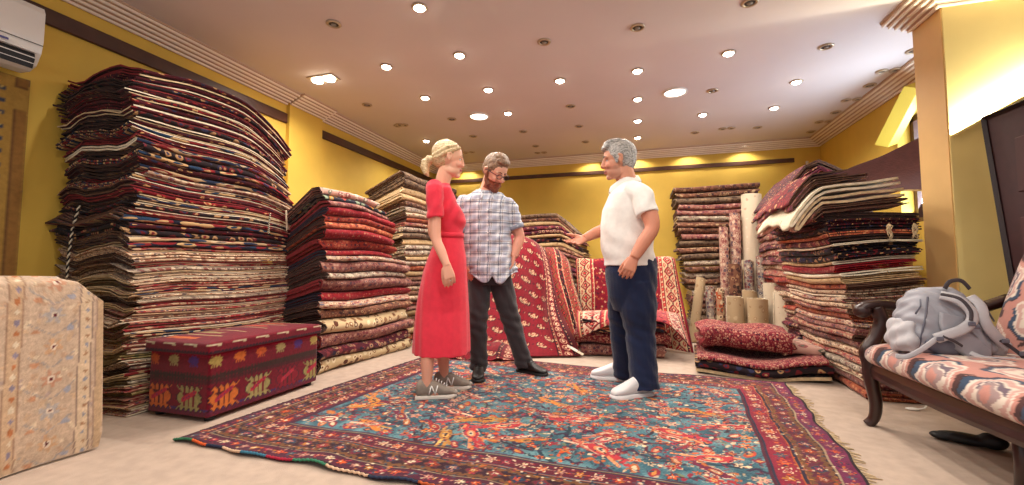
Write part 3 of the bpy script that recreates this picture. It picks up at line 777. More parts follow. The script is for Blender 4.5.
for n_, (i, j) in enumerate(cells):
    px = x0+.044+i*.088+rs.uniform(-.03, .03); py = y0+.044+j*.088+rs.uniform(-.03, .03); t = rs.rand(); a = rs.uniform(0, 6.28)
    if t < .30: c.flower(px, py, rs.uniform(.030, .048), rs.choice(['a3242e', 'c8521f', '7a1a34', 'c98b7a', 'd8762a', 'b8344a']), rs.choice(['cdb593', 'c67c3c', 'cdb593']), rs.choice([5, 6, 8]), a, rs.choice(['c4ac8a', '341a2c', 'c4ac8a', '5a1428']))
    elif t < .48:
        c.ell(px, py, .048, .022, rs.choice(['8e1f2e', 'b4402a', '6a1838', 'b05c2a']), a); c.ell(px, py, .030, .011, rs.choice(['cc9c78', 'd2bc98', 'c67c3c']), a)
    elif t < .62:
        for q in range(4): c.ell(px+.03*math.cos(a+q*1.57), py+.03*math.sin(a+q*1.57), .020, .010, rs.choice(['c8b292', 'cf5a28', '8c2236', '3b2036', '6f7a5a']), a+q*1.57)
    elif t < .76: 
        c.flower(px, py, .024, rs.choice(['cc6024', 'cdb593', 'b23040']), '3a1a2a', 5, a)
        c.ell(px+.04, py, .012, .012, 'e8c9a0')
    elif t < .88: c.diamond(px, py, .034, .028, rs.choice(['7a1a34', '3a2440', '9c2a2a'])); c.diamond(px, py, .018, .014, rs.choice(['c67c3c', 'd2bc98']))
    else: c.line([(px-.05, py), (px-.015, py+.03), (px+.02, py-.01), (px+.05, py+.02)], .012, rs.choice(['a3242e', '33203a', 'b05c2a']))
for k in range(46):
    px, py = rs.uniform(x0+.12, x1-.12), rs.uniform(y0+.10, y1-.10)
    b_ = [('8e1f2e', 'b85528', 'd2bc98'), ('a82838', 'c88a7a', 'd8c4a4'), ('c8762c', 'c08c40', '5a1c24'), ('6a1838', 'b05c2a', 'e0c8a8'), ('b85a4a', 'e8c0a0', '6a1828')][k % 5]
    c.bird(px, py, rs.uniform(.15, .23), rs.choice([.3, -.4, 2.8, 3.6, -.8, .9])+rs.uniform(-.2, .2), *b_, flip=rs.choice([-1, 1]))
# near field motifs seen clearly
c.ell(x0+.12, y0+.10, .060, .045, 'ecdcc0'); c.ell(x0+.12, y0+.10, .046, .034, '8a1c34'); c.ell(x0+.125, y0+.105, .022, .020, 'e2c4a4')
for px, py, an in [(1.42, .56, 2.2), (1.55, .72, .35), (2.12, .58, 2.4), (2.65, .66, .2), (2.45, .95, 2.7), (1.95, 1.0, .4), (2.75, 1.15, .25)]:
    c.bird(px, py, .24, an, 'b23038', 'e08a5a', 'd8c4a4')
c.bird(1.30, .50, .20, 2.0, 'b07a34', 'e8b060', '5a2c1c'); c.bird(1.42, .78, .24, .3, 'b07a34', 'c08c40', '6a2a1c')
for k in range(5200):
    px, py = rs.uniform(x0, x1), rs.uniform(y0, y1); q = ['24384a', '5a1a2c', '3c2440', '7c8c86', '8a2434', 'b89c7c', '1e3440', 'a8552c', '64203a', '4a6a72'][k % 10]
    if k % 3: c.ell(px, py, rs.uniform(.006, .014), rs.uniform(.004, .008), q, rs.uniform(0, 3))
    else: a = rs.uniform(0, 3.1); c.line([(px, py), (px+.03*math.cos(a), py+.03*math.sin(a))], .005, q)
# borders, from the outside in
X, Y = np.meshgrid(np.arange(nx)*c.res, np.arange(ny)*c.res)
dd = np.minimum(np.minimum(X, W_-X)/1.05, np.minimum(Y, H_-Y))
def band(a, b, col): c.a[(dd >= a) & (dd < b)] = hexc(col)
band(0, .012, '221018'); band(.012, .095, '4a142c'); band(.095, .100, '9a8468'); band(.100, .112, '241626'); band(.112, .215, '300e1e')
band(.215, .220, '9c5c2a'); band(.222, .234, '251a30'); band(.234, .240, 'b0561f'); band(.242, .335, '5c1228'); band(.335, .343, '1d2238'); band(.343, .348, '94662c'); band(.352, .362, '4a1228')
right = X > W_-.42
for a, b, col in ((.012, .095, '6a1c44'), (.112, .215, '5a1a30'), (.242, .335, '84182f')): c.a[(dd >= a) & (dd < b) & right] = hexc(col)
def along(dist, step, fn):
    fx = 1.05
    for q in np.arange(dist*fx, W_-dist*fx, step): fn(q, dist, 0); fn(q, H_-dist, 0)
    for q in np.arange(dist+step, H_-dist-step/2, step): fn(dist*fx, q, 1); fn(W_-dist*fx, q, 1)
seqc = ['c4501f', 'd8c4a2', '94203a', 'b0702a', 'b07868', '344e5c']
cnt = [0]
def nxt(): cnt[0] += 1; return seqc[(cnt[0]*5+cnt[0]//3) % 6]
along(.054, .075, lambda x, y, o: c.flower(x, y, .024, nxt(), 'd2bc98' if cnt[0] % 2 else '2a1426', 6))
along(.054, .0375, lambda x, y, o: c.ell(x, y, .006, .006, nxt()))
along(.163, .105, lambda x, y, o: (c.diamond(x, y, .046, .044, '5e3a2a'), c.diamond(x, y, .040, .038, ['6e1830', '24304a', '7a2a20'][cnt[0] % 3]), c.flower(x, y, .022, nxt(), 'd2bc98', 5)))
def vine(x, y, o):
    for s_ in (-1, 1):
        p = [(x+t*.05, y+s_*.047+.010*math.sin(t*6)) if o == 0 else (x+s_*.047+.010*math.sin(t*6), y+t*.05) for t in np.linspace(-1, 1, 7)]
        c.line(p, .006, '6e4628')
along(.163, .10, vine)
along(.288, .085, lambda x, y, o: (c.flower(x, y, .030, nxt(), 'd2bc98' if cnt[0] % 2 else 'c67c3c', 6, 0, 'e0c8a4' if cnt[0] % 3 == 0 else None)))
along(.288, .0425, lambda x, y, o: c.ell(x, y, .008, .008, nxt()))
for k in range(4500):
    q = rs.uniform(.02, .33); t = rs.rand()
    px, py = (rs.uniform(q, W_-q), q if rs.rand() < .5 else H_-q) if t < .57 else (q if rs.rand() < .5 else W_-q, rs.uniform(q, H_-q))
    c.ell(px, py, rs.uniform(.004, .009), rs.uniform(.003, .006), (seqc+['24162a', '4a1022', '1e2238', '6e1830'])[k % 10])
c.abrash(.05, 3)
NU, NV = 620, 464
U, V = np.meshgrid(np.linspace(0, W_, NU), np.linspace(0, H_, NV), indexing='ij')
cor = np.array([[-2.33, 1.675], [.85, 1.575], [1.09, 3.85], [-2.06, 4.27]])
s_, t_ = (U/W_)[..., None], (V/H_)[..., None]
XY = cor[0]*(1-s_)*(1-t_)+cor[1]*s_*(1-t_)+cor[2]*s_*t_+cor[3]*(1-s_)*t_
s_, t_ = s_[..., 0], t_[..., 0]
XY[..., 1] -= .07*np.sin(PI*s_)*t_**2*1.5
XY[..., 1] += .010*np.sin(U*9)*np.exp(-t_*9)+.006*np.sin(U*23)*np.exp(-t_*12)
XY[..., 0] += (.012*np.sin(V*8)+.006*np.sin(V*21))*np.exp(-(1-s_)*9)
Zr = .007+.006*np.clip(np.sin(U*7.5+1)*np.sin(V*2+U), 0, 1)+.010*np.clip(np.sin(U*15), 0, 1)*np.exp(-t_*26)+.005*np.clip(np.sin(V*17+U*2), 0, 1)*np.exp(-(1-s_)*10)
P = np.concatenate([XY, Zr[..., None]], -1)
rug = empty('patterned_rug', (0, 0, 0), 0, 'large teal and maroon rug with birds and flowers under the three standing people', 'rug')
sheet('pile', P, .011, [M_pile], col=c.sample(U, V), parent=rug, rimcol=hexc('3a1a28'))
# braided binding of the near edge in coloured lengths
m = MB(); cols = ['2f6a4a', 'e0602a', '1e2742', 'd8b494', '3a7690', 'b01f3c', '3a8060', 'd8b494', '24304a', 'b5532a', '3a7690', 'd8b494', 'b01f3c', '2f6a4a']
e0 = P[:, 0]; mats_ = [plain('binding_%d' % i, q, .9, noise=.15, scale=60) for i, q in enumerate(cols)]
cuts = [0, 24, 45, 66, 94, 122, 152, 190, 235, 280, 330, 390, 450, 520, 619]
for k in range(14):
    i0_, i1_ = cuts[k], cuts[k+1]; idx = np.linspace(i0_, i1_, 26).astype(int); Q = e0[idx].copy()
    Q[:, 1] -= .004; Q[:, 2] = Q[:, 2]*.8+.008+.003*np.sin(np.arange(26)*2.1)
    m.tube(Q, .0055, 7, k)
m.build('edge_binding', mats_, rug, smooth=True)
m = MB(); e1 = P[-1]
for k in range(0, 90):
    q = e1[int(8+k*5)]; l_ = R.uniform(.03, .07) if R.random() < .8 else .015; an = R.uniform(-.5, .4)
    m.tube([q+(0, 0, .001), q+(l_*.5, l_*.5*math.sin(an), -.002), q+(l_*math.cos(an), l_*math.sin(an)-.01, -.004)], [.004, .0035, .002], 5)
m.build('fringe', M_edge_cream, rug, smooth=True)['kind'] = 'stuff'
m = MB(); e2 = P[0]
for k in range(0, 70):
    q = e2[int(8+k*6.4)]; l_ = R.uniform(.012, .03); an = R.uniform(-.5, .4)
    m.tube([q, q+(-l_*math.cos(an), l_*math.sin(an), -.004)], [.006, .003], 5)
m.build('worn_side_fringe', M_edge_dark, rug, smooth=True)['kind'] = 'stuff'

# --- draped carpets: control nets interpolated smoothly
def net(C, nu, nv):
    C = np.array(C, float)
    def ip(A, n):
        k = A.shape[0]; t = np.linspace(0, k-1, n); i = np.clip(t.astype(int), 0, k-2); f = (t-i).reshape(-1, *([1]*(A.ndim-1)))
        Pm = A[np.clip(i-1, 0, k-1)]; P0 = A[i]; P1 = A[i+1]; P2 = A[np.clip(i+2, 0, k-1)]
        return .5*((2*P0)+(-Pm+P1)*f+(2*Pm-5*P0+4*P1-P2)*f**2+(-Pm+3*P0-3*P1+P2)*f**3)
    A = ip(C, nu); return np.swapaxes(ip(np.swapaxes(A, 0, 1), nv), 0, 1)
def arc_uv(P):
    u = np.concatenate([np.zeros((1, P.shape[1])), np.cumsum(np.linalg.norm(np.diff(P, axis=0), axis=2), 0)])
    v = np.concatenate([np.zeros((P.shape[0], 1)), np.cumsum(np.linalg.norm(np.diff(P, axis=1), axis=2), 1)], 1)
    return u, v
def turkmen(W, H, seed=1):
    c = Canvas(W, H, .006, '74121f'); rs = np.random.RandomState(seed)
    K = 1.55
    for j in range(int(H/.15)+1):
        for i in range(int((W-.27)/.19)+1):
            x = i*.19+(.095 if j % 2 else 0); y = j*.15+.03
            if x > W-.31: continue
            c.ell(x, y, .064, .046, '3c0c1c'); c.ell(x, y, .052, .036, 'b48f70'); c.ell(x+.006, y-.014, .040, .024, '74121f'); c.flower(x+.004, y-.012, .022, 'c89878', '3c0c1c', 5)
            c.ell(x-.03, y+.014, .012, .008, '301822'); c.ell(x+.02, y+.020, .012, .006, '5c1228')
            c.diamond(x+.095, y, .018, .014, '4a0e20'); c.diamond(x+.095, y, .009, .007, 'b07860'); c.diamond(x, y+.075, .014, .010, '4a0e20')
    # side border at high u
    for a, b, col in ((0, .05, '561018'), (.05, .056, 'a87860'), (.056, .09, '300e18'), (.09, .096, 'a87860'), (.096, .22, '6a1420'), (.22, .226, 'a87860'), (.226, .26, '3a0e1a'), (.26, .266, 'a87860')):
        c.rect(W-b, W-a, 0, H, col)
    for j in range(int(H/.075)+1):
        y = j*.075
        c.ell(W-.159, y+.02, .042, .028, 'd0a284'); c.ell(W-.159, y+.02, .033, .020, '7a1228'); c.ell(W-.159, y+.02, .014, .010, 'e2c4a0')
        c.rect(W-.218, W-.10, y+.054, y+.06, '3a1220')
        for q in (.074, .244): c.diamond(W-q, y+.02, .010, .016, 'd8a080'); c.diamond(W-q, y+.055, .008, .012, 'b84a3a')
    c.abrash(.05, seed); return c
def medallion(W, H, seed=2, ground='7e1626', light='c8a782'):
    c = Canvas(W, H, .006, ground); rs = np.random.RandomState(seed)
    for k in range(int(W*H/.0016)):
        x, y = rs.uniform(0, W), rs.uniform(0, H); c.diamond(x, y, .014, .012, rs.choice(['b8583a', '3c1628', 'd0a07a', '5a1228', 'a42a34']))
    for side in (0, 1):
        def X_(a, b): return (a, b) if side == 0 else (W-b, W-a)
        for a, b, col in ((0, .035, ground), (.035, .042, 'c89a70'), (.042, .075, '3c1628'), (.075, .082, 'd8b890'), (.082, .225, light), (.225, .232, '5a1228'), (.232, .262, '9a2a30'), (.262, .268, 'd8b890')):
            xa, xb = X_(a, b); c.rect(xa, xb, 0, H, col)
        mx = .1535 if side == 0 else W-.1535
        for j in range(int(H/.15)+2):
            y = j*.15
            for q, col, rr_ in ((1, '5e1424', .066), (.82, 'a8242e', .066), (.62, light, .066), (.48, '4a1224', .066), (.28, 'c83a34', .066), (.12, 'd8c4a4', .066)):
                c.diamond(mx, y, rr_*q, rr_*q*1.05, col)
            for s2 in (-1, 1): c.diamond(mx+s2*.05, y+.075, .022, .034, 'a8242e'); c.diamond(mx+s2*.05, y+.075, .010, .016, light)
            c.ell(mx, y+.075, .010, .010, '3c1628')
        for j in range(int(H/.03)+1):
            for q in (.058, .247):
                xx = q if side == 0 else W-q
                c.diamond(xx, j*.03, .010, .010, ['d8b890', 'c8503a'][j % 2])
    c.abrash(.05, seed); return c
def drape(name, C, nu, nv, cv, label, group=None, fold=None, t=.012, W=None, H=None, mats=None, rim='6a1e28', flip=False):
    P = net(C, nu, nv)
    if fold: P = fold(P)
    u, v = arc_uv(P)
    W = W or cv.W; H = H or cv.H
    U = np.linspace(0, 1, nu)[:, None]*cv.W*np.ones((1, nv)); V = np.minimum(v, cv.H)
    o = sheet(name, P, t, mats or [M_pile], col=cv.sample(U, V), rimcol=hexc(rim), flip=flip)
    return tag(o, label, 'carpet', group)
# A: red carpet with pale crescents falling from the back stack to the floor
CA = [ # columns from left to right; each from the hidden back over the top down to the floor
 [(-2.30, 5.65, .95), (-2.30, 5.45, 1.22), (-2.28, 5.25, 1.16), (-2.26, 4.9, .70), (-2.2, 4.5, .28), (-2.1, 4.15, .06), (-2.05, 4.0, .035)],
 [(-1.95, 5.70, 1.00), (-1.95, 5.45, 1.28), (-1.92, 5.22, 1.24), (-1.9, 4.9, .78), (-1.88, 4.55, .34), (-1.82, 4.15, .10), (-1.78, 3.93, .035)],
 [(-1.60, 5.72, 1.05), (-1.60, 5.48, 1.33), (-1.55, 5.22, 1.26), (-1.5, 4.95, .80), (-1.48, 4.6, .38), (-1.42, 4.25, .10), (-1.38, 4.02, .035)],
 [(-1.36, 5.75, 1.02), (-1.36, 5.50, 1.27), (-1.28, 5.26, 1.20), (-1.18, 5.0, .82), (-1.10, 4.7, .42), (-1.0, 4.4, .14), (-.96, 4.22, .022)],
 [(-1.20, 5.75, .90), (-1.18, 5.50, 1.14), (-1.08, 5.25, 1.02), (-.96, 5.0, .74), (-.83, 4.75, .42), (-.66, 4.5, .16), (-.57, 4.36, .022)]]
def foldA(P):
    nu, nv = P.shape[:2]; s = np.linspace(0, 1, nu)[:, None]; t = np.linspace(0, 1, nv)[None]
    am = np.sin(PI*np.clip((t-.25)/.72, 0, 1))
    P[..., 1] += .085*am*np.sin(s*13+t*7)+.045*am*np.sin(s*24-t*6)
    P[..., 2] += .016*am*np.sin(s*15+t*5+1)
    P[..., 2] = np.maximum(P[..., 2], .022+.0*s); return P
cA = turkmen(1.75, 2.2)
drape('draped_carpet', CA, 200, 230, cA, 'big crimson carpet with pale crescent motifs draped behind the man in plaid shirt', fold=foldA)
m = MB().box(-.10, .10, -.012, .012, 0, .003).box(-.05, .03, -.010, .014, .003, .0045, m=1)
o = m.build('carpet_label', [M_edge_pale, plain('paper_white', 'f2eee6', .7)]); o.location = (-.63, 4.37, .075); o.rotation_euler = (.9, .42, -.2)
tag(o, 'white label strip tied to the floor corner of the big crimson carpet', 'tag')
# B: darker patterned carpet beneath its right side
CB = [[(x_, y_+.10, z_) for x_, y_, z_ in r_] for r_ in [[(-1.3, 5.8, .9), (-1.28, 5.6, 1.16), (-1.2, 5.42, 1.12), (-1.12, 5.2, .80), (-1.0, 5.0, .5), (-.85, 4.85, .22), (-.8, 4.75, .03)],
      [(-1.12, 5.82, .9), (-1.08, 5.62, 1.16), (-1.0, 5.42, 1.08), (-.92, 5.2, .80), (-.8, 5.0, .5), (-.7, 4.85, .22), (-.62, 4.72, .03)],
      [(-.98, 5.85, .85), (-.92, 5.65, 1.02), (-.84, 5.44, .92), (-.76, 5.22, .72), (-.66, 5.04, .46), (-.56, 4.9, .2), (-.48, 4.78, .03)]]]
cB = medallion(.62, 2.0, 5, '34141a', '7c4c34')
def foldB(P):
    nu, nv = P.shape[:2]; s = np.linspace(0, 1, nu)[:, None]; t = np.linspace(0, 1, nv)[None]
    P[..., 1] += .03*np.sin(s*9+t*6)*np.sin(PI*t); return P
drape('draped_carpet', CB, 90, 180, cB, 'dark brown geometric carpet showing under the right side of the big crimson carpet', fold=foldB)
# C: red carpet with medallion borders behind the white shirted man
CC = [[(-.74, 5.62, .75), (-.75, 5.45, .99), (-.75, 5.33, .97), (-.72, 5.24, .65), (-.70, 5.2, .35), (-.68, 5.15, .05)],
      [(-.45, 5.64, .78), (-.46, 5.47, 1.0), (-.46, 5.34, .98), (-.44, 5.24, .65), (-.44, 5.2, .35), (-.42, 5.15, .05)],
      [(-.10, 5.64, .78), (-.10, 5.47, .99), (-.10, 5.34, .96), (-.10, 5.24, .62), (-.08, 5.18, .35), (-.05, 5.1, .05)],
      [(.18, 5.62, .80), (.19, 5.45, 1.02), (.19, 5.32, 1.00), (.20, 5.22, .66), (.22, 5.10, .35), (.25, 4.98, .04)],
      [(.38, 5.60, .80), (.40, 5.43, 1.00), (.42, 5.28, .98), (.46, 5.14, .66), (.50, 5.0, .35), (.545, 4.84, .02)]]
def foldC(P):
    nu, nv = P.shape[:2]; s = np.linspace(0, 1, nu)[:, None]; t = np.linspace(0, 1, nv)[None]
    P[..., 1] += .04*np.sin(s*19+t*3)*np.sin(PI*np.clip(t*1.1-.1, 0, 1)); P[..., 2] += .008*np.sin(s*22)*np.exp(-((t-.25)/.15)**2); return P
cC = medallion(1.3, 1.5, 8)
drape('draped_carpet', CC, 210, 170, cC, 'red carpet with cream medallion borders hanging behind the man in the white polo shirt', fold=foldC)

# --- low pile of folded carpets behind the white shirted man's legs
rm('redrose', '7a2430', 'a0524c', 'c09078', '3c1a2a', s=(60, 60), size=.42)
rm('darkrose', '4e1822', '7c3634', 'a07660', '2a1626', s=(30, 30), size=.40)
def wl(a, d, h): return a, d+.04*np.sin(h*14), h+.015*np.sin(a*9+h*8)*np.minimum(1, h/.12)
FL = ((-.56, 4.42, 0), (1, .10, 0), (-.10, 1, 0))
NICE['redrose'] = 'rosy red patterned'; NICE['darkrose'] = 'dark rose patterned'
stack('low pile behind the white shirted man', 'carpets in the low pile', FL, [('mauve', .11, 'nest', M_edge_cream, {'L': .80, 'al': 0}), ('redrose', .15, 'nest', M_edge_red, {'L': .92, 'al': .6}), ('black', .035, 'zig2c', M_edge_cream), ('terracotta', .03, 'zig2c', M_edge_cream),
       ('darkrose', .035, 'zig2c', M_edge_cream), ('black', .03, 'zig2c', M_edge_red)], wl, .80, .45, 81, na=25, kz=8)
CD = [[(-.62, 4.95, .40), (-.62, 4.7, .43), (-.62, 4.50, .42), (-.60, 4.38, .30), (-.58, 4.36, .20)], [(-.3, 4.95, .42), (-.3, 4.7, .45), (-.3, 4.5, .44), (-.3, 4.40, .38), (-.3, 4.38, .33)],
      [(0, 4.95, .43), (0, 4.7, .46), (0, 4.5, .44), (0, 4.42, .41), (0, 4.40, .38)], [(.25, 4.98, .43), (.25, 4.75, .45), (.25, 4.55, .42), (.26, 4.46, .38), (.26, 4.44, .36)],
      [(.42, 5.0, .40), (.43, 4.8, .36), (.44, 4.6, .28), (.46, 4.48, .20), (.47, 4.44, .15)]]
cD = medallion(1.15, .8, 11, 'a03a40', 'd8b49a')
drape('draped_carpet', CD, 120, 70, cD, 'pinkish red carpet spread over the top of the low pile behind the white shirted man', t=.012)
# crumpled red carpet behind the feet of the woman and the bearded man
CE = [[(-1.95, 3.98+.30, .02), (-1.95, 4.1, .03), (-1.92, 3.93, .02)], [(-1.7, 4.3, .10), (-1.68, 4.05, .13), (-1.66, 3.86, .02)], [(-1.4, 4.3, .12), (-1.38, 4.08, .10), (-1.35, 3.90, .02)], [(-1.18, 4.35, .03), (-1.15, 4.15, .04), (-1.12, 4.0, .02)]]
drape('crumpled_carpet', CE, 90, 60, turkmen(.9, .55, 9), 'crumpled crimson carpet end on the floor just behind the woman and the bearded man', fold=lambda P: P+np.stack([0*P[..., 0], 0*P[..., 0], .018*np.clip(np.sin(P[..., 0]*26+P[..., 1]*9), 0, 1)], -1))

# --- two folded carpets on the floor in front of the rolls
def wf(a, d, h):
    e = (a/.95-.5)*2
    return a, d+.10*(1-e**2)*-1*(.5)+.02*np.sin(a*9), h+np.minimum(1, h/.05)*(.018*np.sin(a*8+1)+.035*np.clip(e, 0, 1)**2+.012*np.sin(d*12))
FF = ((.47, 3.99, 0), (1, -.11, 0), (.11, 1, 0))
o = folded('folded_carpet', FF, .002, .10, .95, .85, 'zig3o', [RM['black'], M_edge_cream], warp=wf, na=33, kz=12, seed=5, label='wide dark folded carpet flat on the floor in front of the rolls', fill=.8)
def wf1(a, d, h):
    e = (a/.95-.5)*2
    return a, d+.10*(1-e**2)*-1*(.5)+.02*np.sin(a*9), h+(.018*np.sin(a*8+1)+.035*np.clip(e, 0, 1)**2+.012*np.sin(d*12))
folded('folded_carpet', FF, .105, .035, .90, .80, 'zig2c', [RM['redrose'], plain('edge_wool_pink', 'b98a86', .95, noise=.2, scale=40)], a0=.02, d0=.0, warp=wf1, na=33, kz=12, seed=6, label='thin rosy carpet with a pale pink fringed edge on the dark folded floor carpet', fill=.75)
def wf2(a, d, h):
    s = a/.70
    lift = .050*np.sin(PI*np.clip(s, 0, 1))**1+.03*np.sin(s*7+1)
    return a+.05*d*0, d+.05*np.sin(a*7)+.06*s, h+lift*((h-.16)/.18*.8+.25)+.015*np.sin(d*11+a*4)
folded('folded_carpet', ((.53, 4.08, 0), (1, -.04, 0), (.04, 1, 0)), .165, .17, .70, .62, 'nest', [RM['redrose'], M_edge_red], warp=wf2, na=33, kz=12, seed=8, label='rosy red carpet loosely folded with an open front, on top of the two floor carpets', fill=.6, wob=.01)
def wf3(a, d, h): return a, d+.03*np.sin(a*20), h+.02*np.sin(a*12)
folded('folded_carpet', ((1.17, 4.10, 0), (1, 0, 0), (0, 1, 0)), .16, .09, .27, .5, 'nest', [RM['pinkfloral'], M_edge_cream], warp=wf3, na=17, kz=8, seed=9, label='small pale pink crumpled carpet beside the loosely folded rosy one on the floor', fill=.6)

# --- rolled carpets standing on end
def roll(r, h, base, top=None, mat='tan', label='', turns=3.2, edge=None, thick=.012):
    n = 110; t = np.linspace(0, 1, n); th = turns*2*PI*t; pitch = min(thick*1.15, r*.75/turns)
    rad = r-thick/2-pitch*turns*(1-t)
    rng = random.Random(int(r*1e5+h*1e3)); a0 = rng.uniform(0, 6)
    z = np.linspace(0, h, 9); T, Z = np.meshgrid(th, z, indexing='ij'); RR = np.meshgrid(rad, z, indexing='ij')[0]
    RR = RR*(1+.02*np.sin(Z*9+a0)+.015*np.sin(T*2+Z*4)); RR = RR*(1+.03*np.cos(2*T+a0))
    X_ = RR*np.cos(T+a0); Y_ = RR*np.sin(T+a0)
    base = np.array(base, float); ax = np.array((0, 0, 1.)) if top is None else (np.array(top, float)-base); ax /= np.linalg.norm(ax)
    e1 = np.cross(ax, (0, 1, 0)); e1 /= np.linalg.norm(e1); e2 = np.cross(ax, e1)
    zz = Z+.012*np.sin(T*.7+a0)*(Z > h*.9)
    P = base+X_[..., None]*e1+Y_[..., None]*e2+zz[..., None]*ax
    arc = np.concatenate([[0], np.cumsum(np.hypot(np.diff(rad*np.cos(th)), np.diff(rad*np.sin(th))))])
    UV = np.stack(np.meshgrid(arc, z, indexing='ij'), -1)
    o = sheet('rolled_carpet', P, thick*.9, [RM[mat], edge or M_edge_cream], uv=UV)
    return tag(o, label, 'rolled carpet', 'rolled carpets standing on end')
rm('rolltan', 'b39a78', 'a88c6a', 'c2ab8a', 'a08260', s=(10, 10), size=.2, vary=.05)
rm('rollcream', 'd0bfa6', 'c0a890', 'd8cab4', 'b89a88', s=(9, 9), size=.12, vary=.04)
rm('rollpink', 'b08474', '8a4a48', 'd0b49a', '6a5860', s=(30, 22), size=.42, vary=.05)
rm('rollgrey', '9a8a80', '8a4a44', 'c4b49c', '5a5a68', s=(34, 26), size=.44, vary=.05)
rm('rollbrown', '7a5240', '5a3430', 'a07a5a', '42302c', s=(22, 20), size=.42, vary=.05)
rm('rollorange', 'b58a6c', 'b8502c', 'd8c09c', '6a4a40', s=(20, 16), size=.45, vary=.05)
roll(.128, 1.85, (1.433, 6.15, .003), mat='rollcream', label='tallest thick cream rolled carpet standing in front of the back right stack', edge=M_edge_pale)
roll(.072, 1.61, (1.218, 6.10, .003), mat='rollpink', label='tall slim pinkish patterned rolled carpet just left of the tallest cream roll')
roll(.064, 1.43, (1.069, 6.03, .003), mat='rollpink', label='slim pinkish rolled carpet, shorter and leftmost of the three tall rolls')
roll(.082, .945, (1.156, 5.86, .003), mat='rollbrown', label='dark brown rolled carpet standing before the tall slim pink rolls', edge=M_edge_dark)
roll(.070, .995, (1.315, 5.90, .003), mat='rollgrey', label='grey and rose patterned roll, left of two alike before the tallest cream roll')
roll(.068, 1.045, (1.470, 5.93, .003), mat='rollgrey', label='grey and rose patterned roll, right of two alike before the tallest cream roll')
roll(.066, .80, (.62, 5.66, .003), top=(.76, 5.82, .79), mat='rolltan', label='plain tan rolled carpet leaning at the left end of the rolls')
roll(.057, .67, (.848, 5.74, .003), mat='rollgrey', label='slim grey patterned short roll beside the leaning tan roll')
roll(.055, .65, (.957, 5.68, .003), mat='rollorange', label='slim short roll with orange marks between the grey roll and the broad tan roll')
roll(.100, .565, (1.08, 5.52, .003), mat='rolltan', label='broad short tan rolled carpet at the front, left of two alike', edge=M_edge_pale)
roll(.112, .55, (1.292, 5.44, .003), mat='rolltan', label='broad short tan rolled carpet at the front, right of two alike', edge=M_edge_pale)
roll(.124, .635, (1.555, 5.36, .003), mat='rollcream', label='broad cream rolled carpet at the right end of the rolls beside the stack', edge=M_edge_pale)
roll(.100, .72, (1.500, 5.62, .003), mat='rollcream', label='cream rolled carpet half hidden behind the broad cream one', edge=M_edge_pale)
roll(.090, .63, (1.265, 5.67, .003), mat='rolltan', label='short tan rolled carpet half hidden behind the two broad tan ones', edge=M_edge_pale)

# --- dark brown carpet hanging down from the window corner above the right stack
CT = [[(1.46, 4.25, 1.60), (1.44, 4.2, 1.50), (1.42, 4.1, 1.42)], [(1.80, 4.42, 1.78), (1.80, 4.3, 1.58), (1.78, 4.1, 1.50)], [(2.06, 4.45, 1.88), (2.05, 4.32, 1.66), (2.0, 4.1, 1.52)], [(2.22, 4.46, 1.96), (2.2, 4.32, 1.7), (2.12, 4.1, 1.52)], [(2.36, 4.46, 2.03), (2.34, 4.3, 1.7), (2.24, 4.1, 1.5)]]
P = net(CT, 60, 20)
o = sheet('hanging_carpet', P, .014, [plain('dark_brown_carpet_back', '4a2420', .95, noise=.12, scale=30, bump=.3), M_edge_pale])
tag(o, 'dark brown carpet with a pale edge rising towards the window above the right stack', 'carpet')
# tassel knots hanging from carpets of the right stack
def tassel(x, y, z, lab, s=1):
    m = MB(); rg = random.Random(int(x*1000))
    for k in range(7):
        a = rg.uniform(0, 6.28); q = [(x, y, z)]
        for j in range(1, 6): q.append((x+.012*s*math.sin(a+j*1.3)+rg.uniform(-.004, .004), y-.008-.004*j*0+rg.uniform(-.003, .003), z-.016*j*s*rg.uniform(.8, 1.1)))
        m.tube(q, [.0035]*5+[.002], 5)
    m.ell((x, y-.004, z-.02), (.012, .008, .014), 6)
    return tag(m.build('tassel', M_edge_cream, smooth=True), lab, 'tassel', 'knotted tassels on the right stack')
tassel(1.615, 3.425, 1.20, 'straw coloured knotted tassel hanging at the middle of the right stack end', 1.3)
tassel(1.755, 3.43, 1.20, 'straw coloured knotted tassel at the pillar side of the right stack end', 1.2)

# --- pale rug over the low stand at the left edge
cF = Canvas(1.6, 1.25, .006, 'bfa790'); rs = np.random.RandomState(3)
for k in range(900):
    x, y = rs.uniform(0, 1.6), rs.uniform(0, 1.25); cF.ell(x, y, rs.uniform(.008, .02), rs.uniform(.005, .010), rs.choice(['bfa387', 'd4c0a4', 'b89a80', 'a8948a', 'd0b090']), rs.uniform(0, 3))
for a, b, col in ((.0, .03, 'b89c7c'), (.03, .036, '9a8070'), (.05, .055, '8a7468'), (.055, .10, 'cdb598'), (.10, .105, '8a7468'), (.30, .306, '9a7c66'), (.306, .35, 'bfa284'), (.35, .356, '9a7c66'), (.40, .406, '8f7666'), (.42, .425, '8f7666')):
    cF.rect(1.6-b, 1.6-a, 0, 1.25, col)
for q in range(34):
    cF.diamond(1.6-.077, q*.04, .010, .010, ['a07a5c', '8a8a94'][q % 2]); cF.diamond(1.6-.328, q*.045, .012, .014, ['b07048', 'd8c8ae', '8a8090'][q % 3])
for q in range(9):
    y = q*.14+.05
    cF.flower(1.6-.20, y, .040, ['b88a70', 'a8a09c', 'c09a78'][q % 3], 'd8c8b4', 6, q, 'b8a48e'); cF.line([(1.6-.29, y+.03), (1.6-.20, y+.09), (1.6-.12, y+.03)], .005, 'a0968e')
    cF.ell(1.6-.14, y+.06, .016, .012, '9a9aa4'); cF.ell(1.6-.26, y+.07, .016, .010, 'bd8c6c')
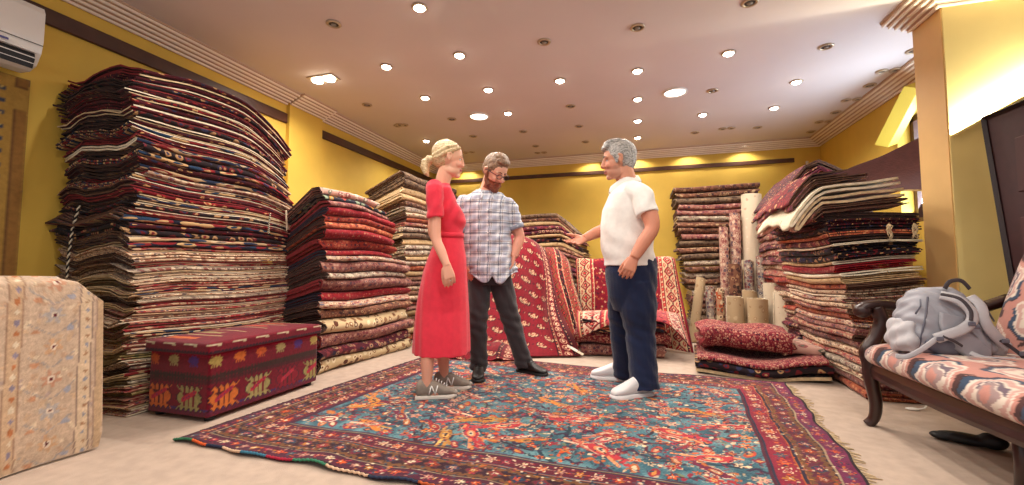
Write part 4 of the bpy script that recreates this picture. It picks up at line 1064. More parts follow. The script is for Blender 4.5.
for q in range(60): cF.ell(rs.uniform(0, 1.15), rs.uniform(0, 1.25), rs.uniform(.02, .05), rs.uniform(.015, .03), rs.choice(['c88a64', 'c08058', 'a8a4a4', 'd0aa90', 'd8c8ae']), rs.uniform(0, 3))
cF.abrash(.04, 3)
nu, nv = 200, 170
s = np.linspace(0, 1, nu)[:, None]; t = np.linspace(0, 1, nv)[None]
# v: 0 floor front -> up -> over the top -> down behind
zf = np.interp(t, [0, .62, .68, .9, .96, 1], [.012, .825, .852, .852, .83, .60]); xf = np.interp(t, [0, .62, .68, .9, .96, 1], [0, -.015, -.05, -.50, -.55, -.56])
ym = np.interp(t, [0, .05, .55, .66, .9, 1], [1.50, 1.515, 1.50, 1.34, 1.29, 1.29])
Y_ = .25+(ym-.25)*s; Z_ = zf+0*s; X_ = -2.60+xf+.014*np.sin(s*14)*np.clip(1-t*1.5, 0, 1)-.02*s
Z_ = Z_+.010*np.sin(s*9)*(t > .6) - .008*(1-s)
PF = np.stack([X_+0*t, Y_, Z_], -1)
V = t*1.25+0*s; U = 1.6-(1.515-Y_)
o = sheet('draped_rug', PF, .012, [M_weave], col=cF.sample(np.clip(U, 0, 1.6), 1.25-V), rimcol=hexc('a08868'))
tag(o, 'pale beige faded oriental rug draped over a low stand beside the tall left stack', 'rug')
tag(MB().box(-3.13, -2.66, .2, 1.22, .0, .812, bev=.02).build('display_stand', M_brown), 'low box stand hidden under the pale beige draped rug', 'stand')
# --- wall hanging and air conditioner
cG = Canvas(1.5, 1.25, .008, '9a7a3a'); rs = np.random.RandomState(6)
for k in range(700): cG.ell(rs.uniform(0, 1.5), rs.uniform(0, 1.25), .012, .008, rs.choice(['a8883e', '8a6a34', 'b09048', '7a6040']))
for a, b, col in ((0, .05, '8a6232'), (.05, .06, '6a4a2c'), (.06, .20, 'a07c3c'), (.20, .21, '6a4a2c')):
    cG.rect(1.5-b, 1.5-a, 0, 1.25, col); cG.rect(0, 1.5, 1.25-b, 1.25-a, col)
for q in range(15): cG.ell(1.5-.13, q*.08+.04, .018, .016, '3c4050'); cG.ell(1.5-.13, q*.08+.04, .008, .007, 'b8a060'); cG.ell(1.5-.28, q*.08, .014, .02, '5a5a40')
s = np.linspace(0, 1, 120)[:, None]; t = np.linspace(0, 1, 100)[None]
PG = np.stack([XL+.022+.006*np.sin(s*12)+0*t, .2+1.44*s+.02*t*0, .86+1.225*t+0*s], -1)
tag(sheet('wall_hanging', PG, .012, [M_weave], col=cG.sample(s*1.5+0*t, t*1.25+0*s), rimcol=hexc('6a4a2c')),
    'olive gold patterned carpet hanging flat on the left wall under the air conditioner', 'carpet')
ac = empty('air_conditioner', (XL, 1.15, 2.12), 0, 'white wall mounted air conditioner high on the left wall above the hanging carpet', 'air conditioner')
prof = [(.003, 0), (.10, -.005), (.16, .02), (.20, .09), (.215, .16), (.215, .34), (.20, .375), (.16, .39), (.003, .39)]
m = MB(); V = [(x, y, z) for y in (-.45, .45) for x, z in prof]; k = len(prof)
m.add(V, [tuple(range(k))[::-1], tuple(range(k, 2*k))]+[(i, (i+1) % k, k+(i+1) % k, k+i) for i in range(k)])
m.build('housing', M_white, ac)
MB().tube([(.19, -.42, .05), (.19, .42, .05)], [(.062, .02)]*2, 4).build('outlet', M_black, ac)
for q in range(3): MB().box(.165+q*.012, .20+q*.012, -.42, .42, .015+q*.032, .020+q*.032).build('louver', M_white, ac)
MB().box(.2155, .2165, -.449, .449, .135, .139).build('seam', M_dark, ac)
MB().box(.2160, .2180, .22, .30, .10, .112).build('badge', plain('badge_blue', '4a4a8a', .5), ac)

# --- the kilim covered chest
cK = Canvas(2.4, .9, .004, '6c1022'); rs = np.random.RandomState(12)
def jag(y0, y1, col, amp=.012, tooth=.024):
    X, Y = np.meshgrid(np.arange(cK.nx)*cK.res, np.arange(cK.ny)*cK.res); tr = np.floor((np.abs(((X/tooth) % 1)-.5)*2)*3)/3*amp
    cK.a[(Y > y0+tr) & (Y < y1-tr)] = hexc(col)
jag(.0, .05, '5a1a30'); jag(.03, .045, '3a2a5a', .004)
jag(.18, .225, '4a1c22', .016); jag(.205, .25, '3a2420', .012)
for k in range(16): x = k*.16+.05; cK.comb(x, .325, .045, .045, ['b5542a', '9a8a5a', '4a2a6a', 'a8924f', 'c0662c'][k % 5], .018)
jag(.345, .375, '8e1430', .01)
shapes = ['c0602a', '8f8350', 'c46a2c', '988c58', '7c1226', '8a7e4a', 'c8702c', '3a2a5c']
for k in range(10):
    x = .10+k*.245; c1 = shapes[k % 8]
    cK.comb(x, .10, .112, .082, '3c1624', .04); cK.comb(x, .10, .102, .074, c1, .04)
    for q in (-.035, .0, .035):
        c2 = '6a1226' if k % 2 else '4a1a20'; cK.line([(x+q, .06), (x+q, .15)], .005, c2); cK.line([(x+q-.014, .13), (x+q, .115), (x+q+.014, .13)], .006, c2)
    cK.line([(x-.05, .09), (x+.05, .14)], .012, 'a8283a'); 
    for q in range(5): cK.ell(x-.04+q*.02, .095+q*.01, .004, .004, '2a2a5a')
for k in range(14): cK.comb(.10+k*.17, .62, .03, .10, ['c0602a', '9a8a5a', '5a1430', 'b84a2a'][k % 4], .02); cK.line([(.02+k*.17, .5), (.02+k*.17, .78)], .01, 'b0a070')
for k in range(14): cK.line([(.0+k*.17, .455), (.05+k*.17, .46), (.09+k*.17, .45)], .008, 'b8a888'); cK.ell(.05+k*.17, .46, .016, .007, 'c8b89a')
jag(.40, .42, '2c1420', .004)
cK.abrash(.05, 5)
chest = empty('upholstered_chest', (-2.665, 2.36, 0), 0, 'long ottoman chest covered in red kilim with orange and olive motifs', 'ottoman')
def kbox(name, hx, hy, z0, z1, voff, parent, mat=M_weave, cv=cK, puff=.0, n=.008, bev=.012):
    """box with dense faces; side faces unrolled onto the canvas, lid continues it"""
    per = [(-hx, -hy), (hx, -hy), (hx, hy), (-hx, hy)]
    # rounded rectangle outline
    pts = []
    for (cx, cy), a0 in zip([(-hx+bev, -hy+bev), (hx-bev, -hy+bev), (hx-bev, hy-bev), (-hx+bev, hy-bev)], (PI, 1.5*PI, 0, .5*PI)):
        for q in range(4): a = a0+q/3*PI/2; pts.append((cx+bev*math.cos(a), cy+bev*math.sin(a)))
    pts.append(pts[0]); pts = np.array(pts); L_ = np.concatenate([[0], np.cumsum(np.hypot(*np.diff(pts, axis=0).T))])
    nn = int(L_[-1]/n); q = np.linspace(0, L_[-1], nn, endpoint=False); ox = np.interp(q, L_, pts[:, 0]); oy = np.interp(q, L_, pts[:, 1])
    zs = list(np.linspace(z0, z1-bev, max(3, int((z1-z0)/n)))); rings = [(1.0, z, z-z0) for z in zs]
    rings += [(1-bev*.3/min(hx, hy), z1-bev*.35, z1-z0), (1-bev/min(hx, hy), z1, z1-z0+.01)]
    k = int(min(hx, hy)/n); base = 1-bev/min(hx, hy)
    for j in range(1, k+1): f_ = base*(1-j/k)+.001; rings.append((f_, z1+puff*(1-f_**2), z1-z0+.01+j*n))
    V = []; Cc = []
    for f_, z, v in rings:
        V.append(np.stack([ox*f_, oy*f_, np.full(nn, z)], 1)); 
        if v > z1-z0+.015: Cc.append(cv.sample((oy*f_+hy)*1.0, .47+(ox*f_+hx)*.8))
        else: Cc.append(cv.sample(q % cv.W, np.full(nn, min(cv.H-.01, voff+v))))
    V = np.concatenate(V); Cc = np.concatenate(Cc); I = np.arange(len(rings)*nn).reshape(len(rings), nn)
    A = I[:-1]; B = I[1:]; F = np.stack([A, np.roll(A, -1, 1), np.roll(B, -1, 1), B], -1).reshape(-1, 4)
    Fl = [tuple(f_) for f_ in F]+[tuple(I[0][::-1]), tuple(I[-1])]
    return mk(name, V, Fl, [mat], col=Cc, parent=parent)
kbox('body', .245, .44, .030, .40, .0, chest)
kbox('lid', .262, .462, .395, .462, .40, chest, puff=.018)
for sx in (-1, 1):
    for sy in (-1, 1): MB().lathe([(.026, 0), (.030, .01), (.030, .031)], (sx*.20, sy*.39, 0), 12).build('foot', M_black, chest, smooth=True)
def loft(m, secs, n=36, yaw=0., fold=None, cap=True):
    """secs: (centre xyz, forward half, side half[, power]) ; yaw = facing"""
    f = np.array((math.cos(yaw), math.sin(yaw), 0)); l = np.array((-math.sin(yaw), math.cos(yaw), 0)); t = np.arange(n)/n*2*PI; V = []
    for k, sct in enumerate(secs):
        c_, a, b_ = np.array(sct[0], float), sct[1], sct[2]; pw = sct[3] if len(sct) > 3 else 2.2
        ct, st = np.cos(t), np.sin(t); x = np.sign(ct)*np.abs(ct)**(2/pw)*a; y = np.sign(st)*np.abs(st)**(2/pw)*b_
        if fold is not None: g = 1+fold(t, k/(len(secs)-1)); x = x*g; y = y*g
        V.append(c_+x[:, None]*f+y[:, None]*l)
    V = np.concatenate(V); F = [(i*n+j, i*n+(j+1) % n, (i+1)*n+(j+1) % n, (i+1)*n+j) for i in range(len(secs)-1) for j in range(n)]
    A = tuple(range(n))[::-1]; B = tuple((len(secs)-1)*n+j for j in range(n))
    if cap: F += [A, B]
    if V[-1][2] < V[0][2]: F = [f_[::-1] for f_ in F]
    return m.add(V, F)
def setcol(o, fn, attr='pattern'):
    me = o.data; co = np.empty(len(me.vertices)*3); me.vertices.foreach_get('co', co); co = co.reshape(-1, 3)
    c = np.clip(fn(co), 0, 1); c = np.where(c <= .04045, c/12.92, ((c+.055)/1.055)**2.4)
    a = me.color_attributes.new(attr, 'FLOAT_COLOR', 'POINT'); a.data.foreach_set('color', np.concatenate([c, np.ones((len(c), 1))], 1).astype(np.float32).ravel())
def wrinkle(o, fn):
    """move points along their normals by fn(co)"""
    me = o.data; n = len(me.vertices); co = np.empty(n*3); me.vertices.foreach_get('co', co); co = co.reshape(-1, 3)
    no = np.empty(n*3); me.vertices.foreach_get('normal', no); no = no.reshape(-1, 3)
    co = co+no*fn(co)[:, None]; me.vertices.foreach_set('co', co.ravel()); me.update()
# ------------------------------------------------------------------ the sofa on the right
M_mahog = plain('mahogany', '2e1510', .35, noise=.25, scale=9, coat=.3)
def ikat(U, V):
    """warm ikat: coral ground with cream rings, slate blue bows and brown drops"""
    rs = np.random.RandomState(2)
    wob = .012*np.sin(U*41+V*17)+.008*np.sin(V*83)
    u = (U+wob)/.30; v = (V+.010*np.sin(U*60))/.26
    k = np.floor(v); uu = (u+.5*(k % 2)) % 1-.5; vv = v-k-.5
    q = np.sqrt((uu*1.25)**2+(vv*1.05)**2)
    C = np.empty(U.shape+(3,)); C[:] = hexc('b98276')
    C[q < .46] = hexc('d8cabc'); C[q < .40] = hexc('c29a90'); C[(q < .31)] = hexc('d5c7b8'); C[q < .20] = hexc('9a8280'); C[(q < .12)] = hexc('b98276')
    m = (np.abs(q-.50) < .045) & (uu < .05); C[m] = hexc('34455c')
    m = (np.abs(q-.56) < .02) & (uu < .1); C[m] = hexc('3a2426')
    m = (np.abs(np.abs(uu)-.5) < .05) & (np.abs(vv) < .22); C[m] = hexc('4a2c2a')
    m = (np.abs(q-.25) < .03) & (vv > .02); C[m] = hexc('6a5a66')
    return C
sofa = empty('sofa', (1.6, 2.3, 0), 0, 'wooden settee with curved dark arms and coral, cream and blue ikat upholstery', 'sofa')
SX, SY = 1.6, 2.3
def sp(*p): return [(x-SX, y-SY, z) for x, y, z in p]
def bez(P, n=24):
    P = np.array(P, float); A = net(P[:, None, :].repeat(2, 1), n, 2)[:, 0]; return A
# far arm: scroll, support, front leg
arm_top = bez(sp((1.245, 2.975, .655), (1.27, 2.975, .683), (1.36, 2.985, .695), (1.55, 2.99, .665), (1.75, 2.99, .668), (1.93, 2.99, .735)))
MB().tube(arm_top, [(.034, .040)]*3+[(.030, .038)]*21, 12).ell((1.252-SX, 2.975-SY, .655), (.046, .044, .042), 8).build('armrest', M_mahog, sofa, smooth=True)
sup = bez(sp((1.32, 2.98, .68), (1.345, 2.98, .60), (1.31, 2.98, .50), (1.262, 2.975, .42), (1.275, 2.97, .34)))
MB().tube(sup, [(.036, .036)]*len(sup), 10).build('arm_post', M_mahog, sofa, smooth=True)
leg = bez(sp((1.275, 2.965, .40), (1.272, 2.965, .28), (1.292, 2.968, .14), (1.285, 2.975, .05), (1.255, 2.985, .003)))
MB().tube(leg, list(np.linspace(.046, .030, 20))+[.030]*4, 10, sq=.85).build('leg', M_mahog, sofa, smooth=True)
MB().box(1.985-SX, 2.03-SX, 2.955-SY, 3.0-SY, 0, .45, bev=.008).build('leg', M_mahog, sofa)
leg2 = bez(sp((1.30, 1.20, .33), (1.305, 1.20, .22), (1.31, 1.20, .1), (1.27, 1.19, .003)))
MB().tube(leg2, list(np.linspace(.036, .020, 20))+[.022]*4, 10, sq=.85).build('leg', M_mahog, sofa, smooth=True)
MB().tube(sp((1.36, 2.10, .34), (1.36, 2.10, .18), (1.345, 2.095, .004)), [.026, .022, .018], 10).build('leg', M_mahog, sofa, smooth=True)
# rails
def rail(pts, prof, name):
    pts = np.array(pts); m = MB(); V = []; k = len(prof)
    for p in pts:
        for o_, z in prof: V.append((p[0]-SX+o_, p[1]-SY, p[2]+z))
    F = [(i*k+j, i*k+(j+1) % k, (i+1)*k+(j+1) % k, (i+1)*k+j) for i in range(len(pts)-1) for j in range(k)]+[tuple(range(k))[::-1], tuple((len(pts)-1)*k+j for j in range(k))]
    m.add(V, F).build(name, M_mahog, sofa)
ys = np.linspace(3.0, .95, 14)
rail([(1.262-.006*math.sin((3-y)/2.05*PI), y, .285-.012*math.sin((3-y)/2.05*PI*2)) for y in ys], [(0, 0), (.05, 0), (.05, .085), (.012, .085), (-.004, .05), (-.004, .02)], 'front_rail')
MB().box(1.25-SX, 2.02-SX, 2.955-SY, 2.995-SY, .27, .37, bev=.006).build('side_rail', M_mahog, sofa)
MB().box(1.96-SX, 2.0-SX, .95-SY, 2.99-SY, .27, .37, bev=.006).build('back_rail', M_mahog, sofa)
# seat cushion
nu, nv = 230, 150
s = np.linspace(0, 1, nu)[:, None]; t = np.linspace(0, 1, nv)[None]
tt = t*1.0
# section: from under the front edge, round the roll, across the top to the back
sec_s = np.linspace(0, 1, nv)
xs = np.interp(sec_s, [0, .05, .10, .16, .24, .34, .9, 1], [.02, -.022, -.040, -.038, -.008, .06, .64, .66]); zs = np.interp(sec_s, [0, .05, .10, .16, .24, .34, .9, 1], [.362, .372, .400, .432, .458, .472, .462, .445])
kk = np.ones(9)/9; xs[4:-4] = np.convolve(xs, kk, 'valid'); zs[4:-4] = np.convolve(zs, kk, 'valid')
endr = np.clip(1-((s-.0)/.03), 0, 1)**2
YY = 2.955-(2.955-.98)*s
P = np.stack([1.275+xs[None]+endr*.03*(xs[None] < .1)-SX+0*s, YY+0*t-SY, zs[None]-.035*endr*(zs[None] > .4)+.008*np.sin(s*PI*2.2)*np.sin(t*PI)], -1)
u_, v_ = arc_uv(P)
sheet('seat_cushion', P, .02, [M_print], col=ikat(u_+.12, v_+.03), parent=sofa, flip=False)
MB().box(1.30-SX, 1.93-SX, 1.0-SY, 2.94-SY, .33, .435, bev=.02).build('cushion_core', plain('ticking', 'b08a78', .9), sofa)
# back cushion leaning back
nu, nv = 200, 90
s = np.linspace(0, 1, nu)[:, None]; t = np.linspace(0, 1, nv)[None]
bul = .05*np.sin(PI*np.clip(t*1.02, 0, 1))**.6*np.clip(np.sin(PI*np.clip(s*1.0, 0.0, 1))*6, 0, 1)**.5
P = np.stack([1.80+.15*t-bul-SX, 2.93-(2.93-1.0)*s-.02*t-SY-.06*t*(1-s), .43+.60*t+0*s], -1)
u_, v_ = arc_uv(P)
sheet('back_cushion', P, .03, [M_print], col=ikat(v_+.05, u_+.12), parent=sofa)
MB().tube(sp((1.86, 2.955, .36), (1.92, 2.955, .60), (1.98, 2.93, .92), (2.0, 2.90, 1.06)), [(.028, .022)]*4, 8).build('back_post', M_mahog, sofa, smooth=True)
MB().tube(sp((1.99, 2.92, 1.06), (1.99, 2.0, 1.10), (1.99, 1.0, 1.06)), [(.03, .025)]*3, 8).build('top_rail', M_mahog, sofa, smooth=True)
MB().box(1.90-SX, 1.93-SX, 1.0-SY, 2.92-SY, .40, .60).build('back_board', M_mahog, sofa)

# tall dark panel behind the sofa back
pn = empty('folding_screen', (2.06, 2.3, 0), 0, 'tall dark brown panelled screen standing behind the sofa back', 'screen')
M_dkpanel = plain('dark_brown_panel', '38191a', .7, noise=.12, scale=20)
V = np.array([(x, y, z) for x in (-.045, -.005) for y, z in ((.66, .01), (.90, 1.815), (-1.2, 1.80), (-1.2, .01))])
MB().add(V, [(0, 1, 2, 3)[::-1], (4, 5, 6, 7), (0, 1, 5, 4), (1, 2, 6, 5), (2, 3, 7, 6), (3, 0, 4, 7)]).build('board', M_dkpanel, pn)
MB().tube([(-.052, .68, .02), (-.052, .895, 1.80), (-.052, -1.19, 1.785)], [(.018, .018)]*3, 4).build('edge_strip', plain('edge_strip_dark', '241012', .5), pn)
m = MB()
for j in range(3):
    for i in range(3): y0 = .70-i*.42; z0 = 1.62-j*.44; m.box(-.052, -.046, y0-.30, y0, z0-.30, z0, bev=.003)
m.build('raised_square', plain('dark_brown_square', '42201f', .7), pn)
# slanted strip lamp fixed low on the cream wall behind the screen, throwing light upwards
lx0, lz0, lx1, lz1 = 2.05, 1.80, 2.75, 2.21
wl_ = empty('wall_lamp', (0, 0, 0), 0, 'slanted strip lamp washing the cream wall above the dark screen', 'lamp')
q = np.array((lx1-lx0, 0, lz1-lz0)); q /= np.linalg.norm(q); un = np.array((-q[2], 0, q[0]))
A_ = np.array((lx0, 3.548, lz0)); B_ = np.array((lx1, 3.548, lz1)); V = []
for p_ in (A_, B_):
    for dy in (-.045, 0):
        for du in (-.012, 0): V.append(p_+(0, dy, 0)+un*du)
MB().add(V, [(0, 1, 3, 2), (4, 6, 7, 5), (0, 4, 5, 1), (2, 3, 7, 6), (0, 2, 6, 4), (1, 5, 7, 3)]).build('shade', M_cream, wl_)
ar = area('strip_light', (0, 0, 0), (0, 0, 0), .78, .02, 24, (1, .95, .72))
import mathutils
zz_ = -(un*.93+np.array((0, .37, 0))); zz_ /= np.linalg.norm(zz_); yy_ = np.cross(zz_, q)
ar.matrix_world = mathutils.Matrix(((q[0], yy_[0], zz_[0], (lx0+lx1)/2), (q[1], yy_[1], zz_[1], 3.525), (q[2], yy_[2], zz_[2], (lz0+lz1)/2+.01), (0, 0, 0, 1)))

# ------------------------------------------------------------------ backpack on the seat
M_bag = plain('grey_nylon', '94949c', .55, noise=.06, scale=14, bump=.15, bscale=300)
M_bag2 = plain('pale_grey_nylon', 'b2b0b4', .55, noise=.05, scale=14, bump=.15, bscale=300)
M_bagd = plain('slate_nylon', '5d5f6c', .5)
M_strapd = plain('dark_webbing', '3a3338', .7)
def remesh(o, voxel, smooth=6, fac=.5):
    a = o.modifiers.new('r', 'REMESH'); a.mode = 'VOXEL'; a.voxel_size = voxel; a.use_smooth_shade = True
    if smooth: b_ = o.modifiers.new('s', 'SMOOTH'); b_.iterations = smooth; b_.factor = fac
    dg = bpy.context.evaluated_depsgraph_get(); ev = o.evaluated_get(dg)
    me = bpy.data.meshes.new_from_object(ev); me.name = o.name
    old = o.data; mats_ = list(old.materials); o.modifiers.clear(); o.data = me
    me.materials.clear(); 
    for q in mats_: me.materials.append(q)
    me.polygons.foreach_set('use_smooth', np.ones(len(me.polygons), bool)); me.polygons.foreach_set('material_index', np.zeros(len(me.polygons), np.int32))
    bpy.data.meshes.remove(old); return o
def rotm(rx, ry, rz):
    cx, sx, cy, sy, cz, sz = math.cos(rx), math.sin(rx), math.cos(ry), math.sin(ry), math.cos(rz), math.sin(rz)
    return np.array([[cz, -sz, 0], [sz, cz, 0], [0, 0, 1]])@np.array([[cy, 0, sy], [0, 1, 0], [-sy, 0, cy]])@np.array([[1, 0, 0], [0, cx, -sx], [0, sx, cx]])
bp = empty('backpack', (1.46, 2.69, .475), .16, 'grey hiking backpack with padded straps slumped on the sofa seat', 'backpack')
m = MB()
loft(m, [((.01, .0, .004), .165, .09, 3), ((.01, 0, .03), .19, .115, 3), ((.0, .005, .10), .185, .12, 3), ((-.01, .01, .18), .165, .112, 3), ((-.01, .02, .25), .135, .095, 3), ((.0, .025, .30), .105, .075, 2.6), ((.0, .025, .325), .07, .05, 2.4)], 40)
bo = remesh(m.build('bag', M_bag, bp), .006, 10)
wrinkle(bo, lambda co: .0045*np.sin(co[:, 0]*60+co[:, 2]*35)*np.sin(co[:, 2]*48-co[:, 0]*22)+.003*np.sin(co[:, 0]*110+co[:, 1]*80+co[:, 2]*60))
for xq in (-.125, .12):
    MB().tube(bez([(xq*1.25, -.075, .04), (xq*1.2, -.092, .12), (xq, -.085, .20), (xq*.72, -.055, .285)]), [(.003, .005)]*24, 6).build('seam_piping', M_bagd, bp, smooth=True)
m = MB(); loft(m, [((-.175, -.01, .01), .035, .075, 2.6), ((-.185, -.01, .05), .042, .085, 2.6), ((-.180, 0, .12), .034, .08, 2.4), ((-.165, .01, .165), .022, .07, 2.4)], 30)
pk = remesh(m.build('side_pocket', M_bag2, bp), .006, 5); wrinkle(pk, lambda co: .005*np.sin(co[:, 2]*75+co[:, 1]*50)+.003*np.sin(co[:, 1]*120))
m = MB(); loft(m, [((.20, .0, .005), .05, .07, 2.6), ((.205, .0, .04), .055, .075, 2.6), ((.185, .01, .10), .035, .07, 2.4), ((.165, .01, .135), .02, .05, 2.4)], 30)
remesh(m.build('side_pocket', M_bag2, bp), .007, 6)
m = MB(); m.ell((-.045, -.098, .060), (.105, .030, .055), 10)
remesh(m.build('lower_pouch', M_bagd, bp), .006, 6)
MB().tube(bez([(-.02, -.100, .20), (-.03, -.112, .14), (.0, -.118, .085), (.06, -.115, .04), (.13, -.10, .02)]), [(.006, .06)]*24, 8).build('back_panel', M_bag, bp, smooth=True)
def strap(pts, w=.024, t=.008, name='shoulder_strap', mat=None, up=(0, -1, .3)):
    P = bez(pts, 40); return MB().tube(P, [(t, w)]*len(P), 10, up=up).build(name, mat or M_bag2, bp, smooth=True)
strap([(-.05, -.075, .295), (.0, -.110, .275), (.035, -.128, .225), (.03, -.135, .175), (-.02, -.140, .135), (-.09, -.135, .105), (-.12, -.125, .09)])
strap([(-.052, -.080, .300), (.0, -.116, .281), (.028, -.135, .228), (.022, -.142, .18)], w=.008, t=.004, name='strap_piping', mat=M_strapd)
strap([(.085, -.070, .29), (.10, -.100, .25), (.095, -.120, .19), (.115, -.120, .14), (.16, -.110, .09), (.205, -.10, .05)])
strap([(.16, -.115, .09), (.21, -.115, .05), (.235, -.125, .02), (.245, -.13, -.0)], w=.010, t=.003, name='webbing', mat=M_strapd)
strap([(-.12, -.13, .09), (-.20, -.14, .035), (-.26, -.14, .004), (-.30, -.13, .004)], w=.012, t=.003, name='hip_strap')
strap([(.02, -.12, .03), (.06, -.15, .008), (.14, -.155, .004), (.20, -.14, .005)], w=.012, t=.003, name='hip_strap')
strap([(.0, -.04, .325), (.02, -.045, .36), (.07, -.045, .365), (.11, -.04, .325)], w=.010, t=.004, name='haul_loop', mat=M_strapd)
strap([(-.10, -.14, .105), (-.06, -.145, .085), (-.02, -.14, .06)], w=.007, t=.003, name='webbing', mat=M_strapd)
for x, y, z in ((-.115, -.145, .092), (.02, -.148, .165), (.045, -.14, .15), (.235, -.135, .03), (.175, -.125, .085)):
    MB().box(-.016, .016, -.004, .004, -.010, .010, bev=.003).build('buckle', M_bagd, bp).location = (x, y, z)
for x0_, z0_, x1_, z1_ in ((-.12, .27, -.16, .20), (.12, .27, .18, .17)):
    MB().tube([(x0_, -.05, z0_), ((x0_+x1_)/2, -.075, (z0_+z1_)/2+.005), (x1_, -.07, z1_)], .004, 6).build('zipper', M_bagd, bp, smooth=True)

# small things on the floor by the sofa
m = MB(); m.ell((0, 0, .009), (.036, .024, .008), 8).tube([(.03, 0, .010), (.07, .012, .014), (.10, .03, .045)], [.006, .005, .004], 8)
o = m.build('shoehorn', M_white, smooth=True); o.location = (1.66, 3.37, 0)
tag(o, 'small white paddle shaped shoehorn on the floor behind the sofa leg', 'shoehorn')
m = MB(); m.ell((0, 0, .03), (.12, .045, .028), 10).ell((.09, 0, .042), (.055, .042, .040), 10).ell((-.09, 0, .022), (.05, .038, .020), 10)
o = remesh(m.build('slipper', M_black), .006, 4); o.location = (1.60, 2.80, 0); o.rotation_euler = (0, 0, -.5)
tag(o, 'black slipper lying on the floor under the sofa', 'slipper')
# ------------------------------------------------------------------ people
def skin_mat(name):
    m, nt, b = node_mat(name); L = nt.links
    at = N(nt, 'ShaderNodeAttribute'); at.attribute_name = 'pattern'; L.new(at.outputs['Color'], b.inputs['Base Color'])
    b.inputs['Roughness'].default_value = .5; b.inputs['Specular IOR Level'].default_value = .35
    b.inputs['Subsurface Weight'].default_value = .12; b.inputs['Subsurface Radius'].default_value = (.012, .005, .003); b.inputs['Subsurface Scale'].default_value = .6
    return m
M_skin = skin_mat('skin')
def cloth_mat(name, c, rough=.85, bump=.25, bscale=420, sheen=.2, noise=.04):
    m = plain(name, c, rough, noise=noise, scale=25, bump=bump, bscale=bscale, spec=.2); m.node_tree.nodes['Principled BSDF'].inputs['Sheen Weight'].default_value = sheen; return m
def hair_mat(name, c, c2):
    m, nt, b = node_mat(name); L = nt.links
    tc = N(nt, 'ShaderNodeTexCoord'); mp = N(nt, 'ShaderNodeMapping'); mp.inputs['Scale'].default_value = (45, 160, 110)
    nz = N(nt, 'ShaderNodeTexNoise'); nz.inputs['Scale'].default_value = 1; nz.inputs['Detail'].default_value = 3
    L.new(tc.outputs['Object'], mp.inputs[0]); L.new(mp.outputs[0], nz.inputs['Vector'])
    rp = ramp(nt, [(.35, c), (.65, c2)]); L.new(nz.outputs['Fac'], rp.inputs[0]); L.new(rp.outputs[0], b.inputs['Base Color'])
    bp_ = N(nt, 'ShaderNodeBump'); bp_.inputs['Strength'].default_value = .6; bp_.inputs['Distance'].default_value = .006
    L.new(nz.outputs['Fac'], bp_.inputs['Height']); L.new(bp_.outputs[0], b.inputs['Normal']); b.inputs['Roughness'].default_value = .5
    return m
def pieces_at(m, fn, T):
    """run fn on a fresh builder, transform with T(V) and add to m"""
    q = MB(); fn(q)
    for V in [np.concatenate(q.V)]: m.add(T(V), q.F)
def frameT(origin, fwd, up, s=1.0):
    f = np.array(fwd, float); f /= np.linalg.norm(f); u = np.array(up, float); u -= f*(u@f); u /= np.linalg.norm(u); l = np.cross(u, f)
    R3 = np.stack([f, l, u], 1); o = np.array(origin, float)
    return (lambda V: np.asarray(V, float)@R3.T*s+o), (lambda V: ((np.asarray(V, float)-o)@R3)/s)
def head_shape(male=True, jaw=1.0, nose=1.0):
    def fn(q):
        q.ell((-.012, 0, .030), (.096, .076, .090), 16)      # cranium
        q.ell((.020, 0, .030), (.066, .066, .075), 14)       # forehead
        q.ell((.026, 0, -.025), (.060, .058*jaw, .070), 14)   # mid face
        q.ell((.030, 0, -.068), (.053, .050*jaw, .046), 12)   # jaw
        q.ell((.066, 0, -.098), (.021, .024*jaw, .018), 10)   # chin
        q.ell((.010, .036*jaw, -.075), (.045, .018, .028), 8); q.ell((.010, -.036*jaw, -.075), (.045, .018, .028), 8)
        for s in (-1, 1):
            q.ell((.060, s*.034, -.030), (.026, .022, .020), 10)   # cheek
            q.ell((.071, s*.027, .024), (.016, .024, .009 if male else .007), 8)   # brow
            q.tube([(.008, s*.074, .018), (.0, s*.083, .024), (-.014, s*.088, .016), (-.014, s*.086, -.010), (-.004, s*.078, -.028)], [.006, .008, .009, .008, .006], 8)
            q.ell((-.002, s*.077, -.002), (.012, .006, .022), 8)
        q.tube([(.082, 0, .024), (.086+.002*nose, 0, .006), (.088+.008*nose, 0, -.012), (.090+.012*nose, 0, -.024), (.086+.010*nose, 0, -.033)], [.009, .010, .012*nose**.5, .013*nose, .009], 10)
        for s in (-1, 1): q.ell((.094, s*.011, -.029), (.010, .008, .008), 8)
        q.tube([(.074, .021, -.060), (.087, .010, -.057), (.091, 0, -.059), (.087, -.010, -.057), (.074, -.021, -.060)], [.005, .007, .007, .007, .005], 8)
        q.tube([(.074, .019, -.066), (.084, .009, -.071), (.087, 0, -.072), (.084, -.009, -.071), (.074, -.019, -.066)], [.005, .0075, .008, .0075, .005], 8)
    return fn
